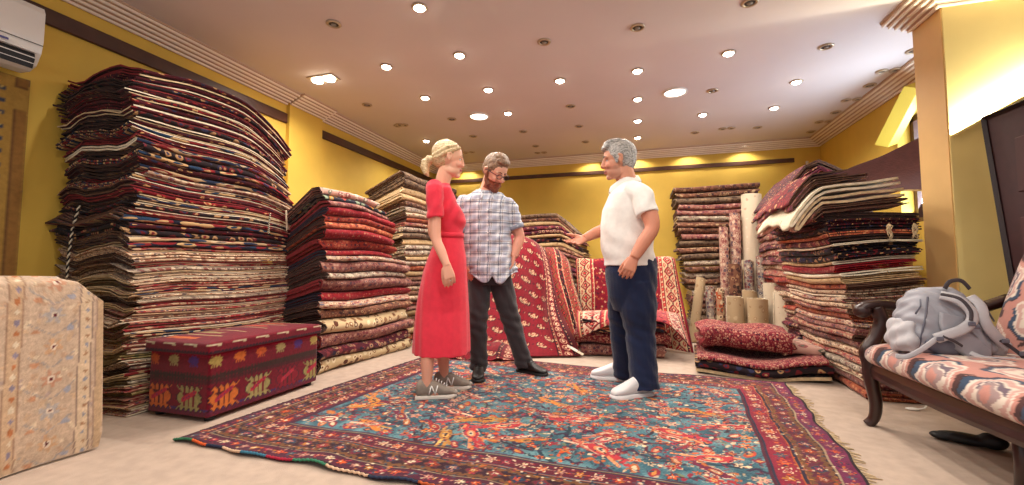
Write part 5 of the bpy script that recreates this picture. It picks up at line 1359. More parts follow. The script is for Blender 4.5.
def hand_shape(side=1, curl=.5, spread=.0, thumb=.6, curls=None):
    """x along the fingers, z out of the back of the hand, thumb towards +y*side"""
    def fn(q):
        q.tube([(-.02, 0, 0), (.015, 0, 0), (.05, .0, 0), (.082, -.002*side, 0)], [(.017, .026), (.016, .032), (.014, .039), (.011, .040)], 14, up=(0, 0, 1))
        q.ell((.03, .022*side, -.006), (.034, .016, .014), 8)
        for k, (y, l_, r_) in enumerate([(.030, .068, .0090), (.010, .076, .0095), (-.011, .070, .0090), (-.031, .055, .0080)]):
            c_ = (curls[k] if curls else curl); a = spread*(1.5-k)*side
            p = np.array((.078, y*side, 0.)); P_ = [p-(.015, 0, 0), p]; ang = .15
            for seg in (.45, .32, .23):
                ang += c_*.75; d_ = np.array((math.cos(ang)*math.cos(a), math.cos(ang)*math.sin(a), -math.sin(ang))); p = p+d_*l_*seg; P_.append(p)
            q.tube(P_, [r_*1.05, r_*1.08, r_, r_*.92, r_*.75], 10); q.ell(tuple(P_[-1]), (r_*.78,)*3, 6)
        p = np.array((.012, .026*side, -.006)); a = thumb; P_ = [p]
        for l_, da, dz in ((.040, 0, -.3), (.032, -.25, -.35), (.026, -.25, -.4)):
            a += da*.6; p = p+np.array((math.cos(a)*l_, math.sin(a)*l_*side, dz*l_)); P_.append(p)
        q.tube(P_, [.013, .0115, .0100, .0080], 10); q.ell(tuple(P_[-1]), (.0082,)*3, 6)
    return fn
def skin_cols(inv, base, lip, cheek, male=False, extra=None):
    b, l_, ch = hexc(base), hexc(lip), hexc(cheek)
    def fn(co):
        h = inv(co); C = np.empty_like(co); C[:] = b
        w_ = np.exp(-(((h[:, 1:2].__abs__()-.038)/.022)**2+((h[:, 2:3]+.030)/.025)**2))*(h[:, 0:1] > .02); C = C*(1-.6*w_)+ch*.6*w_
        w_ = np.exp(-((h[:, 0:1]-.106)/.016)**2-((h[:, 1:2])/.016)**2-((h[:, 2:3]+.026)/.016)**2); C = C*(1-.5*w_)+ch*.5*w_
        lipm = (np.abs(h[:, 1]) < .021) & (np.abs(h[:, 2]+.065) < .0095-.10*np.abs(h[:, 1])*.8) & (h[:, 0] > .068); C[lipm] = l_
        lm = (np.abs(h[:, 1]) < .022) & (np.abs(h[:, 2]+.0645) < .0016) & (h[:, 0] > .065); C[lm] = l_*.55
        far = (np.linalg.norm(h, axis=1) > .17)[:, None]; C = np.where(far, b*.6+ch*.4, C)
        if extra: C = extra(h, C)
        return C
    return fn
M_eye = plain('eye_white', 'e8e2dc', .2); M_iris = plain('iris', '2c2a2e', .2)
def eyes(T, parent, open_=.8, sc=1.0):
    for s in (-1, 1):
        q = MB(); q.ell((0, 0, 0), (.0115, .0125, .0115), 10); V = np.concatenate(q.V)+(.0665, s*.030, .006)
        o = mk('eye', T(V), q.F, [M_eye], parent=parent)
        q = MB(); q.ell((0, 0, 0), (.0035, .0055, .0055), 8); mk('iris', T(np.concatenate(q.V)+(.0765, s*.029, .006)), q.F, [M_iris], parent=o)
def eyelids(T, parent, mat, drop):
    for s in (-1, 1):
        q = MB(); q.tube([(.066, s*.014-0, .008-drop), (.0785, s*.024, .013-drop), (.0785, s*.036, .013-drop), (.066, s*.046, .008-drop)], [(.003, .005)]*4, 8)
        mk('eyelid', T(np.concatenate(q.V)), q.F, [mat], parent=parent)
def brows(T, parent, mat, th=.0035):
    for s in (-1, 1):
        q = MB(); q.tube([(.086, s*.011, .027), (.086, s*.026, .033), (.075, s*.045, .029)], [(.003, th), (.003, th*1.1), (.002, th*.6)], 8)
        mk('eyebrow', T(np.concatenate(q.V)), q.F, [mat], parent=parent)
def person(label):
    return empty('person', (0, 0, 0), 0, label, 'person', 'people standing on the rug')
def tubes(m, P, R_, n=14, **k): m.tube(bez(P, 22), [tuple(x) if not np.isscalar(x) else x for x in np.array([np.interp(np.linspace(0, 1, 22), np.linspace(0, 1, len(R_)), R_)]).T[:, 0]], n, **k)
def shoe(T, parent, mat_up, mat_sole, L=.29, kind='sneaker', mark=None, mats=None):
    """x towards the toe, origin at the heel on the floor"""
    W = .052 if kind != 'boot' else .055
    k = L/.29
    xs = np.array([0, .02, .06, .11, .16, .20, .24, .27, .288])*k
    hw = np.array([.022, .034, .037, .036, .041, .048, .047, .036, .016])*W/.052
    top = {'sneaker': [.105, .130, .138, .130, .108, .086, .072, .060, .044], 'boot': [.11, .13, .135, .122, .094, .074, .064, .056, .042]}[kind]
    if kind == 'slip': top = None
    q = MB(); n = 20; V = []
    t = np.arange(n)/n*2*PI
    for x, w_, h_ in zip(xs, hw, top):
        z0 = .022; hh = (h_-z0)/2; ct, st = np.cos(t), np.sin(t)
        V.append(np.stack([np.full(n, x), np.sign(ct)*np.abs(ct)**.8*w_*np.where(st > 0, 1-.45*st**2, 1), z0+hh+np.sign(st)*np.abs(st)**.75*hh], 1))
    F = [(i*n+j, (i+1)*n+j, (i+1)*n+(j+1) % n, i*n+(j+1) % n) for i in range(len(xs)-1) for j in range(n)]+[tuple(range(n)), tuple((len(xs)-1)*n+j for j in range(n))[::-1]]
    q.add(np.concatenate(V), F)
    up = mk('shoe', T(np.concatenate(q.V)), q.F, [mat_up], parent=parent)
    sb = up.modifiers.new('s', 'SUBSURF'); sb.levels = sb.render_levels = 2
    q = MB(); V = []; out = [(x, s_) for x, s_ in zip(xs, hw)]; ring = [(x-(.004 if i == 0 else 0)+(.002 if i == 8 else 0), w_+.001) for i, (x, w_) in enumerate(out)]+[(x-(.004 if i == 0 else 0)+(.004 if i == 8 else 0), -w_-.001) for i, (x, w_) in list(enumerate(out))[::-1]]
    m_ = len(ring); zz = [(1.0, .001), (1.01, .006), (.99, .018), (.93, .024)]
    for f_, z in zz: V += [(x+(1-f_)*(.14*k-x)*1.0, y*f_, z+(.006*max(0, (x/k-.22)/.07)**2 if z < .02 else .003*max(0, (x/k-.2)/.07))) for x, y in ring]
    F = [(i*m_+j, (i+1)*m_+j, (i+1)*m_+(j+1) % m_, i*m_+(j+1) % m_) for i in range(3) for j in range(m_)]+[tuple(range(m_)), tuple(3*m_+j for j in range(m_))[::-1]]
    q.add(np.array(V), F); mk('sole', T(np.concatenate(q.V)), q.F, [mat_sole], parent=up)
    return up

# ============ the woman in the coral dress ============
W_YAW = .52; wf_ = np.array((math.cos(W_YAW), math.sin(W_YAW), 0)); wr_ = np.array((math.sin(W_YAW), -math.cos(W_YAW), 0)); Z1 = np.array((0, 0, 1.))
wp = person('blonde woman in a coral red dress and grey sneakers beside the bearded man')
dW = 3.13
headC = np.array((-1.323, 2.827, 1.704))
Th, Ih = frameT(headC, wf_+(0, 0, -.12), Z1, 1.12)
m = MB(); pieces_at(m, head_shape(False, .94, .72), Th)
neck0 = np.array((-1.383, 2.823, 1.494)); tubes(m, [neck0-(0, 0, .05), neck0, headC-wf_*.015-Z1*.06], [.064, .056, .056])
hipC = np.array((-1.365, 2.867, 0.889)); chest = np.array((-1.358, 2.842, 1.317)); waist = np.array((-1.325, 2.863, 1.14))
loft(m, [(hipC-(0, 0, .12), .10, .15), (hipC, .115, .165), (waist, .085, .115), (chest, .105, .145), (neck0-(0, 0, .03), .06, .12)], 24, W_YAW)
shN = neck0+wr_*.155-Z1*.045-wf_*.055; shF = neck0-wr_*.150-Z1*.042-wf_*.02
elN = np.array((-1.329, 2.644, 1.11)); wrN = np.array((-1.234, 2.622, 0.917)); 
tubes(m, [shN, (shN+elN)/2, elN, (elN+wrN)/2, wrN], [.046, .042, .036, .034, .024])
hd = np.array((-1.206, 2.627, 0.796))-wrN
Thn, _ = frameT(wrN, hd, wr_*1.0+wf_*.15, 1.02); pieces_at(m, hand_shape(-1, .42, .04, .25), Thn)
elF = shF-Z1*.27-wf_*.03; wrF = elF-Z1*.20+wf_*.10+wr_*.02
tubes(m, [shF, (shF+elF)/2, elF, (elF+wrF)/2, wrF], [.046, .042, .036, .034, .024])
Thf, _ = frameT(wrF, wrF-elF, -wr_, 1.0); pieces_at(m, hand_shape(1, .5, .03, .3), Thf)
ankN = np.array((-1.401, 2.676, 0.109)); ankF = np.array((-1.386, 2.91, 0.123))
ankN[2] = .10; ankF[2] = .10
for an, s in ((ankN, 1), (ankF, -1)):
    hp = hipC+wr_*.06*s-(0, 0, .08); kn = hp*.46+an*.54+wf_*.03; kn[2] = .50
    cf = kn*.35+an*.65-wf_*.02; cf[2] = .34
    tubes(m, [hp, kn, cf, an+(0, 0, .05), an-(0, 0, .04)], [.085, .055, .052, .036, .034])
    m.ell(tuple(an-(0, 0, .045)-wf_*0+wf_*.05), (.05, .035, .03), 8)
body = remesh(m.build('body', M_skin, wp), .0045, 3)
setcol(body, skin_cols(Ih, 'e8b598', 'c0606a', 'dc9280'))
eyes(Th, wp); M_blond = hair_mat('blonde_hair', 'b39268', 'e2cda2'); M_bbrow = hair_mat('blonde_brow', '8a6a48', 'a8845c')
M_lidw = plain('eyelid_fair', 'dca890', .5); brows(Th, wp, M_bbrow, .003); eyelids(Th, wp, M_lidw, .0)
m = MB()
def whair(q):
    q.ell((-.022, 0, .038), (.096, .080, .090), 16)
    q.ell((-.050, 0, .000), (.064, .070, .066), 12)
    for s in (-1, 1):
        q.tube([(.060, s*.045, .078), (.020, s*.078, .050), (-.030, s*.082, .020), (-.075, s*.055, -.010), (-.105, s*.015, -.018)], [.010, .011, .013, .015, .014], 10)
        q.tube([(.035, s*.062, .085), (-.02, s*.084, .060), (-.07, s*.066, .020), (-.105, s*.02, .0)], [.012, .013, .015, .014], 10)
    q.tube([(.066, .02, .082), (.03, .01, .110), (-.03, 0, .122), (-.085, 0, .09)], [.010, .014, .014, .014], 10)
    q.ell((-.125, 0, -.022), (.030, .030, .026), 10)
    q.tube([(-.125, 0, -.020), (-.148, .004, -.045), (-.150, 0, -.080), (-.132, -.006, -.118), (-.112, -.004, -.135)], [.022, .028, .026, .018, .006], 10)
    q.tube([(-.12, .01, -.035), (-.138, .015, -.07), (-.120, .015, -.105)], [.018, .022, .008], 10)
pieces_at(m, whair, Th); hr = remesh(m.build('hair', M_blond, wp), .004, 3)
wrinkle(hr, lambda co: .0009*np.sin(Ih(co)[:, 1]*300+Ih(co)[:, 2]*160))
q = MB(); q.tube([(-.108, .0, -.004), (-.112, 0, -.018), (-.114, 0, -.032)], [(.014, .030), (.016, .032), (.014, .030)], 14); mk('hair_tie', Th(np.concatenate(q.V)), q.F, [plain('hair_tie_lilac', '6a5a78', .6)], parent=wp)
# dress
M_dress = cloth_mat('coral_dress_cloth', 'e4364a', .75)
def wsec(ub, uf, v, lat, d=3.13):
    return None
DS = [((-1.361, 2.828, 1.516), .046, .085), ((-1.366, 2.829, 1.472), .078, .150), ((-1.36, 2.836, 1.39), .108, .160), ((-1.344, 2.846, 1.317), .128, .160), ((-1.327, 2.855, 1.243), .118, .145), ((-1.325, 2.86, 1.177), .098, .128), ((-1.329, 2.862, 1.14), .098, .126),
      ((-1.337, 2.864, 1.066), .115, .145), ((-1.349, 2.866, 0.978), .140, .168), ((-1.365, 2.868, 0.875), .160, .186), ((-1.378, 2.872, 0.742), .178, .198), ((-1.388, 2.879, 0.595), .192, .206), ((-1.398, 2.886, 0.433), .204, .240), ((-1.404, 2.894, 0.293), .210, .264)]
DS = [((x[0][0], x[0][1], x[0][2]), x[1], x[2]) for x in DS]
ax0 = np.array(DS[6][0])
m = MB(); loft(m, DS, 72, W_YAW, fold=lambda t, k: .028*np.clip(k-.5, 0, 1)*2*(np.sin(t*9+k*2)*.5+np.sin(t*5+1)*.5+.3*np.sin(t*17)))
V_ = m.V[-1]; ff_ = (V_-ax0)@wf_; wz_ = np.clip((V_[:, 2]-1.30)/(DS[0][0][2]-1.30), 0, 1)
V_[:, 2] -= wz_*np.clip(ff_+.01, 0, .12)*1.35
for sh, el, s in ((shN, elN, 1), (shF, elF, -1)):
    e_ = sh*.42+el*.58
    m.tube(bez([sh+Z1*.012-wr_*s*.06, sh+Z1*.01+wr_*s*.005, sh*.7+el*.3+wr_*s*.010, e_+wr_*s*.006], 12), list(np.linspace(.062, .058, 12)), 16)
dress = remesh(m.build('dress', M_dress, wp), .006, 5)
def fW(co):
    r_ = co-ax0; f_ = r_@wf_; l_ = r_@wr_; z = co[:, 2]
    a = .0035*np.sin(z*55+f_*30)*np.exp(-((z-1.2)/.10)**2)                     # gathers about the waist
    a += .006*np.exp(-((z-(1.22))/.008)**2)*0
    a += .004*np.sin(l_*60+f_*45+z*6)*np.clip((1.1-z)/.7, 0, 1)
    a += .004*np.sin(f_*70-z*40)*np.exp(-((z-1.30)/.12)**2)
    return a
wrinkle(dress, fW)
bt = MB(); wz = ax0[2]
loft(bt, [(tuple(ax0+(0, 0, -.016)), .106, .136), (tuple(ax0+(0, 0, .018)), .104, .133)], 48, W_YAW); bt.build('waist_seam', M_dress, wp, smooth=True)
# wrap neckline edges
M_dress2 = cloth_mat('coral_edge', 'b81e34', .75)
nk = bez([neck0-wf_*.055+wr_*.02+Z1*.035, neck0+wr_*.085-Z1*.008+wf_*.0, neck0+wr_*.070-Z1*.075+wf_*.075, neck0+wr_*.02-Z1*.16+wf_*.128], 24)
MB().tube(nk, [(.010, .006)]*24, 8).build('neckline_edge', M_dress, wp, smooth=True)
nk = bez([neck0-wf_*.055-wr_*.02+Z1*.035, neck0-wr_*.085-Z1*.008, neck0-wr_*.070-Z1*.075+wf_*.075, neck0-wr_*.01-Z1*.16+wf_*.128], 24)
MB().tube(nk, [(.010, .006)]*24, 8).build('neckline_edge', M_dress, wp, smooth=True)
q = MB(); q.tube([(.055, .012, -.004), (.055, .012, .004)], .013, 12)
rg = MB(); P_ = Thn(np.array([(.098, .004, -.004)]))[0]; rg.ell(tuple(P_), (.006, .006, .006), 6); rg.build('ring', plain('silver', 'd8d8dc', .2, metal=1), wp, smooth=True)
# sneakers with a white letter N
M_gsuede = plain('grey_suede', '8f8479', .85, noise=.08, scale=30); M_gmesh = plain('grey_mesh', 'a29a90', .8); M_sole = plain('pale_sole', 'd8cfc4', .6); M_N = plain('white_letter', 'f0eeea', .5)
def sneaker(an, yaw):
    f = np.array((math.cos(yaw), math.sin(yaw), 0)); o_ = np.array((an[0], an[1], .012))-f*.075
    T, _ = frameT(o_, f, Z1, 1.0); s_ = shoe(T, wp, M_gsuede, M_sole, .275)
    for s in (-1, 1):
        pts = lambda L_: [(x, s*(.0445-.10*max(0, x-.15)+.0015), z) for x, z in L_]
        g = MB()
        for a, b_ in (((.088, .036), (.104, .092)), ((.104, .092), (.130, .036)), ((.130, .036), (.146, .092))):
            P = [(a[0], s*(.036+.0045), a[1]), ((a[0]+b_[0])/2, s*(.0385+.002), (a[1]+b_[1])/2), (b_[0], s*(.032), b_[1])]
            g.tube(P, [(.0055, .005)]*3, 6, up=(0, 1, 0))
        mk('letter_n', T(np.concatenate(g.V)), g.F, [M_N], parent=s_)
    g = MB()
    for k in range(5): x = .135+k*.018; g.tube([(x, -.022, .122-k*.010), (x+.004, 0, .134-k*.0115), (x, .022, .122-k*.010)], .003, 6)
    mk('laces', T(np.concatenate(g.V)), g.F, [M_N], parent=s_)
    g = MB(); g.ell((.265, 0, .034), (.022, .030, .016), 8); mk('toe_cap', T(np.concatenate(g.V)), g.F, [M_gmesh], parent=s_)
sneaker(ankN, .50); sneaker(ankF, .44)

# ============ the bearded man in the plaid shirt ============
G_YAW = -1.12; gf = np.array((math.cos(G_YAW), math.sin(G_YAW), 0)); gr = np.array((math.sin(G_YAW), -math.cos(G_YAW), 0))   # his right
gp = person('bearded man with glasses, plaid shirt and charcoal trousers, looking down')
dG = 3.58
headG = np.array((-1.123, 3.294, 1.7))
hf = np.array((math.cos(-.52), math.sin(-.52), -.72)); Tg, Ig = frameT(headG, hf, Z1+hf*.0, 1.16)
m = MB(); pieces_at(m, head_shape(True, 1.06, .95), Tg)
neckG = np.array((-1.219, 3.341, 1.512)); tubes(m, [neckG-(0, 0, .08), neckG, headG-np.array(hf)*.04-Z1*.05], [.075, .064, .062])
chestG = np.array((-1.222, 3.352, 1.326)); waistG = np.array((-1.202, 3.375, 1.056)); hipG = np.array((-1.197, 3.387, 0.888))
loft(m, [(tuple(hipG-(0, 0, .1)), .11, .15), (tuple(hipG), .12, .165), (tuple(waistG), .12, .160), (tuple(chestG), .125, .18), (tuple(neckG-(0, 0, .04)), .07, .12)], 24, G_YAW)
gl = -gr
shL = neckG+gl*.185-Z1*.085; shR = neckG+gr*.195-Z1*.085
elL = np.array((-0.959, 3.46, 1.176)); wrL = np.array((-0.984, 3.38, 0.996))
tubes(m, [shL, (shL+elL)/2, elL, (elL+wrL)/2, wrL], [.055, .052, .045, .042, .030])
Tq, _ = frameT(wrL, np.array((-1.004, 3.36, 0.905))-wrL, gl, 1.05); pieces_at(m, hand_shape(1, .35, .02, .35), Tq)
elR = shR-Z1*.30+gr*.03; wrR = np.array((-1.383, 3.245, 0.938))
tubes(m, [shR, (shR+elR)/2, elR, (elR+wrR)/2, wrR], [.055, .052, .045, .042, .030])
Tq, _ = frameT(wrR, np.array((-1.322, 3.228, 0.839))-wrR, gf*.6+gr, 1.0); pieces_at(m, hand_shape(-1, .2, .02, .3), Tq)
ftR = np.array((-1.279, 3.353, 0.059)); ftL = np.array((-0.948, 3.576, 0.065)); ftR[2] = ftL[2] = .10
kR = np.array((-1.273, 3.308, 0.46)); kL = np.array((-1.04, 3.482, 0.464))
for hp, kn, an in ((hipG+gr*.09-Z1*.08, kR, ftR), (hipG+gl*.09-Z1*.08, kL, ftL)):
    tubes(m, [hp, (hp+kn)/2, kn, (kn+an)/2, an], [.095, .08, .06, .055, .04])
body = remesh(m.build('body', M_skin, gp), .0045, 3)
setcol(body, skin_cols(Ig, 'deaa90', 'a8605a', 'c47662', extra=lambda h, C: np.where((((h[:, 2] < -.045) & (h[:, 0] > .01) & (h[:, 2] > -.125) & (np.linalg.norm(h, axis=1) < .135))[:, None]), hexc('8a4a34'), C)))
eyes(Tg, gp); M_bhair = hair_mat('brown_hair', '5c4230', '94765a'); M_beard = hair_mat('ginger_beard', '5c2e20', '8e5234'); brows(Tg, gp, M_beard, .0045); eyelids(Tg, gp, plain('eyelid_ruddy', 'c88e76', .5), .003)
m = MB()
def ghair(q):
    q.ell((-.020, 0, .042), (.100, .082, .092), 16); q.ell((-.045, 0, .005), (.066, .076, .068), 12)
    q.ell((.040, 0, .098), (.046, .056, .030), 10); q.ell((.0, 0, .118), (.06, .055, .026), 10)
    for s in (-1, 1): q.ell((.005, s*.070, .030), (.028, .014, .034), 8)
pieces_at(m, ghair, Tg); hr = remesh(m.build('hair', M_bhair, gp), .0045, 2)
wrinkle(hr, lambda co: .0016*np.sin(Ig(co)[:, 0]*210+np.sin(Ig(co)[:, 1]*120)*2)*np.sin(Ig(co)[:, 1]*190))
m = MB()
def gbeard(q):
    q.ell((.040, 0, -.085), (.053, .050, .042), 12); q.ell((.070, 0, -.104), (.027, .030, .026), 10)
    for s in (-1, 1):
        q.tube([(.004, s*.070, .0), (.006, s*.068, -.030), (.016, s*.060, -.062), (.045, s*.046, -.088)], [.009, .013, .018, .020], 10)
        q.tube([(.088, s*.004, -.047), (.082, s*.020, -.052), (.068, s*.032, -.066)], [.006, .008, .008], 8)
pieces_at(m, gbeard, Tg); br = remesh(m.build('beard', M_beard, gp), .004, 3)
wrinkle(br, lambda co: .0016*np.sin(Ig(co)[:, 1]*400)*np.sin(Ig(co)[:, 2]*420+Ig(co)[:, 0]*200))
gm_ = MB()
for s in (-1, 1):
    c0 = np.array((.098, s*.031, .004)); th_ = np.linspace(0, 2*PI, 25)
    gm_.tube([(c0[0]-.12*abs(0), c0[1]+.024*math.cos(a)*(1 if True else 1), c0[2]+.015*math.sin(a)) for a in th_], .0022, 6, cap=False)
    gm_.tube([(.098, s*.055, .010), (.05, s*.080, .012), (.0, s*.086, .008), (-.012, s*.086, -.008)], .0025, 6)
gm_.tube([(.098, -.008, .007), (.101, 0, .010), (.098, .008, .007)], .0022, 6)
mk('glasses', Tg(np.concatenate(gm_.V)), gm_.F, [plain('glasses_frame', '33202c', .3)], parent=gp)
# shirt
def plaid(axis, org):
    def fn(co):
        r_ = co-org; u = r_@axis+ .35*(co[:, 2]*0); z = co[:, 2]
        d_ = r_@np.cross(axis, Z1); u = u+d_*.55
        C = np.empty_like(co); C[:] = hexc('d6dae0')
        def st(x, per, ph, w_): return np.abs(((x/per+ph) % 1)-.5)*per < w_/2
        for x in (u, z):
            k = st(x, .085, .0, .030); C[k] = C[k]*.72+hexc('7880a0')*.28
            k = st(x, .085, .5, .010); C[k] = C[k]*.45+hexc('3e485e')*.55
            k = st(x, .085, .30, .007); C[k] = C[k]*.5+hexc('80706c')*.5
            k = st(x, .085, .72, .008); C[k] = C[k]*.4+hexc('eef0f2')*.6
        return C
    return fn
M_plaid = pattern_mat('plaid_cotton', .8, .15, 500, .2, .1, .03)
m = MB()
GS = [((-1.21, 3.33, 1.56), .050, .085), ((-1.218, 3.34, 1.52), .080, .155), ((-1.228, 3.341, 1.461), .115, .205), ((-1.229, 3.347, 1.36), .135, .215), ((-1.223, 3.357, 1.242), .138, .212), ((-1.21, 3.359, 1.106), .140, .208), ((-1.193, 3.361, 0.989), .146, .208), ((-1.179, 3.36, 0.896), .152, .212), ((-1.173, 3.369, 0.796), .156, .216)]
loft(m, GS, 60, G_YAW, fold=lambda t, k: .022*np.clip(k-.3, 0, 1)*np.sin(t*7+k*5))
for sh, el, s in ((shL, elL, 1), (shR, elR, -1)):
    sl_ = gl*s; e_ = sh*.28+el*.72
    m.tube(bez([sh+Z1*.015-sl_*.07, sh+Z1*.005+sl_*.005, sh*.6+el*.4+sl_*.008, e_], 12), list(np.linspace(.074, .066, 12)), 16)
shirt = remesh(m.build('shirt', M_plaid, gp), .0055, 5)
def fG(co):
    r_ = co-chestG; l_ = r_@gl; z = co[:, 2]
    return .005*np.sin(z*38+l_*22)*np.clip((1.35-z)/.3, 0, 1)+.004*np.sin(z*70-l_*40)+.003*np.sin(l_*55)
wrinkle(shirt, fG)
# shirt tails hang as two points: lift the sides of the hem
me = shirt.data; co = np.empty(len(me.vertices)*3); me.vertices.foreach_get('co', co); co = co.reshape(-1, 3)
lz = (co-hipG)@gl; hemz = GS[-1][0][2]; k_ = np.clip((hemz+.12-co[:, 2])/.12, 0, 1); co[:, 2] += k_*(.075*np.clip(np.abs(lz)/.2, 0, 1)**1.5-.03*np.exp(-((np.abs(lz)-.07)/.05)**2)+.045*np.exp(-(lz/.022)**2)*((co-hipG)@gf > 0)); me.vertices.foreach_set('co', co.ravel()); me.update()
setcol(shirt, plaid(gl, chestG))
# rolled cuffs, collar, placket
for sh, el, s in ((shL, elL, 1), (shR, elR, -1)):
    e_ = sh*.28+el*.72; d_ = (el-sh)/np.linalg.norm(el-sh); P_ = [e_-d_*.02, e_+d_*.012]
    q = MB(); q.tube(P_, [.072, .070], 20, cap=True); c_ = q.build('rolled_cuff', M_plaid, gp, smooth=True); setcol(c_, lambda co: np.tile(hexc('8a90a0'), (len(co), 1)))
for s in (-1, 1):
    P = bez([neckG-gf*.065+Z1*.045, neckG+gl*s*.062+Z1*.038, neckG+gl*s*.055+gf*.055+Z1*.012, neckG+gl*s*.045+gf*.110-Z1*.045], 14)
    o_ = MB().tube(P, [(.006, .026)]*13+[(.004, .012)], 8, up=tuple(gl*s+Z1*.3)).build('collar', M_plaid, gp, smooth=True); setcol(o_, lambda co: np.tile(hexc('c4c8ce'), (len(co), 1)))
for k in range(6):
    zc = neckG+gf*(.128+.012*min(k, 2))-Z1*(.075+k*.062); MB().ell(tuple(zc), (.006, .006, .006), 6).build('button', M_white, gp, smooth=True)
# trousers
M_char = cloth_mat('charcoal_twill', '3b3639', .85)
def trousers(name, par, mat, hip, yaw, legs, waist_r, voxel=.006, fold=1.0, drop=.28):
    m = MB(); up = hip+Z1*.10
    loft(m, [(tuple(up), waist_r[0], waist_r[1]), (tuple(hip), waist_r[0]*1.04, waist_r[1]*1.05), (tuple(hip-Z1*.10), waist_r[0]*1.0, waist_r[1]*1.0), (tuple(hip-Z1*.18), waist_r[0]*.94, waist_r[1]*.90), (tuple(hip-Z1*drop), waist_r[0]*.7, waist_r[1]*.7)][:5 if drop > .2 else 3], 32, yaw)
    for hp, kn, an, r_ in legs:
        tubes(m, [hp+Z1*.03, (hp+kn)/2, kn, (kn+an)/2, an], r_, 20)
    o = remesh(m.build(name, mat, par), voxel, 5)
    def fw(co):
        z = co[:, 2]; a = np.zeros(len(co))
        for hp, kn, an, r_ in legs:
            w_ = np.exp(-(((co-kn)**2).sum(1))/.02); a += w_*.006*np.sin(z*75+co[:, 0]*30)
            w_ = np.exp(-(((co-an)**2).sum(1))/.012); a += w_*.008*np.sin(z*95+co[:, 0]*20+co[:, 1]*25)
        a += .003*np.sin(z*40+co[:, 0]*60+co[:, 1]*35)
        return a*fold
    wrinkle(o, fw); return o
anR = ftR-Z1*.03; anL = ftL-Z1*.03
trousers('trousers', gp, M_char, hipG-Z1*.02, G_YAW, [(hipG+gr*.085-Z1*.10, kR, anR, [.100, .092, .078, .072, .074]), (hipG+gl*.085-Z1*.10, kL, anL, [.100, .095, .080, .074, .076])], (.128, .178), drop=.1)
M_boot = plain('black_leather', '1b1716', .45, noise=.1, scale=20); M_bsole = plain('black_rubber', '100e0e', .6)
def boot(an, yaw):
    f = np.array((math.cos(yaw), math.sin(yaw), 0)); T, _ = frameT(np.array((an[0], an[1], .012))-f*.07, f, Z1, 1.03); s_ = shoe(T, gp, M_boot, M_bsole, .30, 'boot')
    g = MB()
    for k in range(5): x = .115+k*.020; g.tube([(x, -.024, .112-k*.011), (x+.004, 0, .126-k*.012), (x, .024, .112-k*.011)], .0035, 6)
    mk('laces', T(np.concatenate(g.V)), g.F, [plain('boot_laces', '2a2422', .8)], parent=s_)
boot(ftR, -1.25); boot(ftL, -.42)

# ============ the man in the white polo shirt ============
M_YAW = PI+.10; mf = np.array((math.cos(M_YAW), math.sin(M_YAW), 0)); ml = np.array((-math.sin(M_YAW), math.cos(M_YAW), 0)); mr = -ml
mp_ = person('grey haired man in white polo shirt and navy trousers holding out his open hand')
headM = np.array((-0.127, 3.192, 1.695)); hfM = np.array((math.cos(PI+.16), math.sin(PI+.16), -.10)); Tm, Im = frameT(headM, hfM, Z1, 1.16)
m = MB(); pieces_at(m, head_shape(True, 1.14, 1.0), Tm)
neckM = np.array((-0.059, 3.224, 1.51)); tubes(m, [neckM-(0, 0, .08), neckM, headM-hfM*.03-Z1*.05], [.080, .072, .072])
chestM = np.array((-0.063, 3.236, 1.318)); bellyM = np.array((-0.066, 3.247, 1.126)); hipM = np.array((-0.049, 3.266, 0.904))
loft(m, [(tuple(hipM-(0, 0, .1)), .12, .16), (tuple(hipM), .13, .17), (tuple(bellyM), .15, .17), (tuple(chestM), .14, .18), (tuple(neckM-(0, 0, .04)), .08, .13)], 24, M_YAW)
shN = np.array((0.036, 3.051, 1.395)); elN = np.array((0.096, 3, 1.173)); wrN = np.array((-0.023, 2.956, 0.971))
tubes(m, [shN, (shN+elN)/2+(.012, 0, 0), elN, (elN+wrN)/2, wrN], [.062, .060, .048, .047, .033])
Tq, _ = frameT(wrN, np.array((-0.077, 2.938, 0.85))-wrN, ml, 1.10); pieces_at(m, hand_shape(-1, .45, .05, .35), Tq)
shF = neckM+mr*.20-Z1*.09; elF = np.array((-0.232, 3.359, 1.215)); wrF = np.array((-0.388, 3.235, 1.128))
tubes(m, [shF, (shF+elF)/2, elF, (elF+wrF)/2, wrF], [.060, .058, .050, .044, .030])
hdF = np.array((-0.518, 3.096, 1.058))-wrF
# palm up and turned to the camera, thumb apart above, fingers spread
Tq, _ = frameT(wrF, hdF, (-.05, .72, -.75), 1.12); pieces_at(m, hand_shape(1, -.02, .09, .50, curls=[.05, .10, .22, .34]), Tq)
anN = np.array((0.033, 3.168, 0.051)); anF = np.array((-0.112, 3.542, 0.064)); anN[2] = anF[2] = .10
knN = np.array((0.007, 3.228, 0.457)); knF = np.array((-0.125, 3.417, 0.487))
for hp, kn, an in ((hipM+ml*.09-Z1*.08, knN, anN), (hipM+mr*.09-Z1*.08, knF, anF)):
    tubes(m, [hp, (hp+kn)/2, kn, (kn+an)/2, an], [.095, .08, .06, .055, .04])
body = remesh(m.build('body', M_skin, mp_), .0045, 3)
setcol(body, skin_cols(Im, 'd0957a', 'a8645a', 'c4765e', extra=lambda h, C: np.where((((h[:, 2] < -.040) & (h[:, 0] > .0) & (h[:, 2] > -.12) & (np.linalg.norm(h, axis=1) < .14) & ~((np.abs(h[:, 1]) < .021) & (np.abs(h[:, 2]+.065) < .009)))[:, None]), C*.86+hexc('6a6060')*.10, C)))
eyes(Tm, mp_); M_ghair = hair_mat('grey_hair', '75736f', 'c4c2be'); brows(Tm, mp_, hair_mat('grey_brow', '3c3632', '6a625c'), .005); eyelids(Tm, mp_, plain('eyelid_tan', 'b0765a', .5), .001)
m = MB()
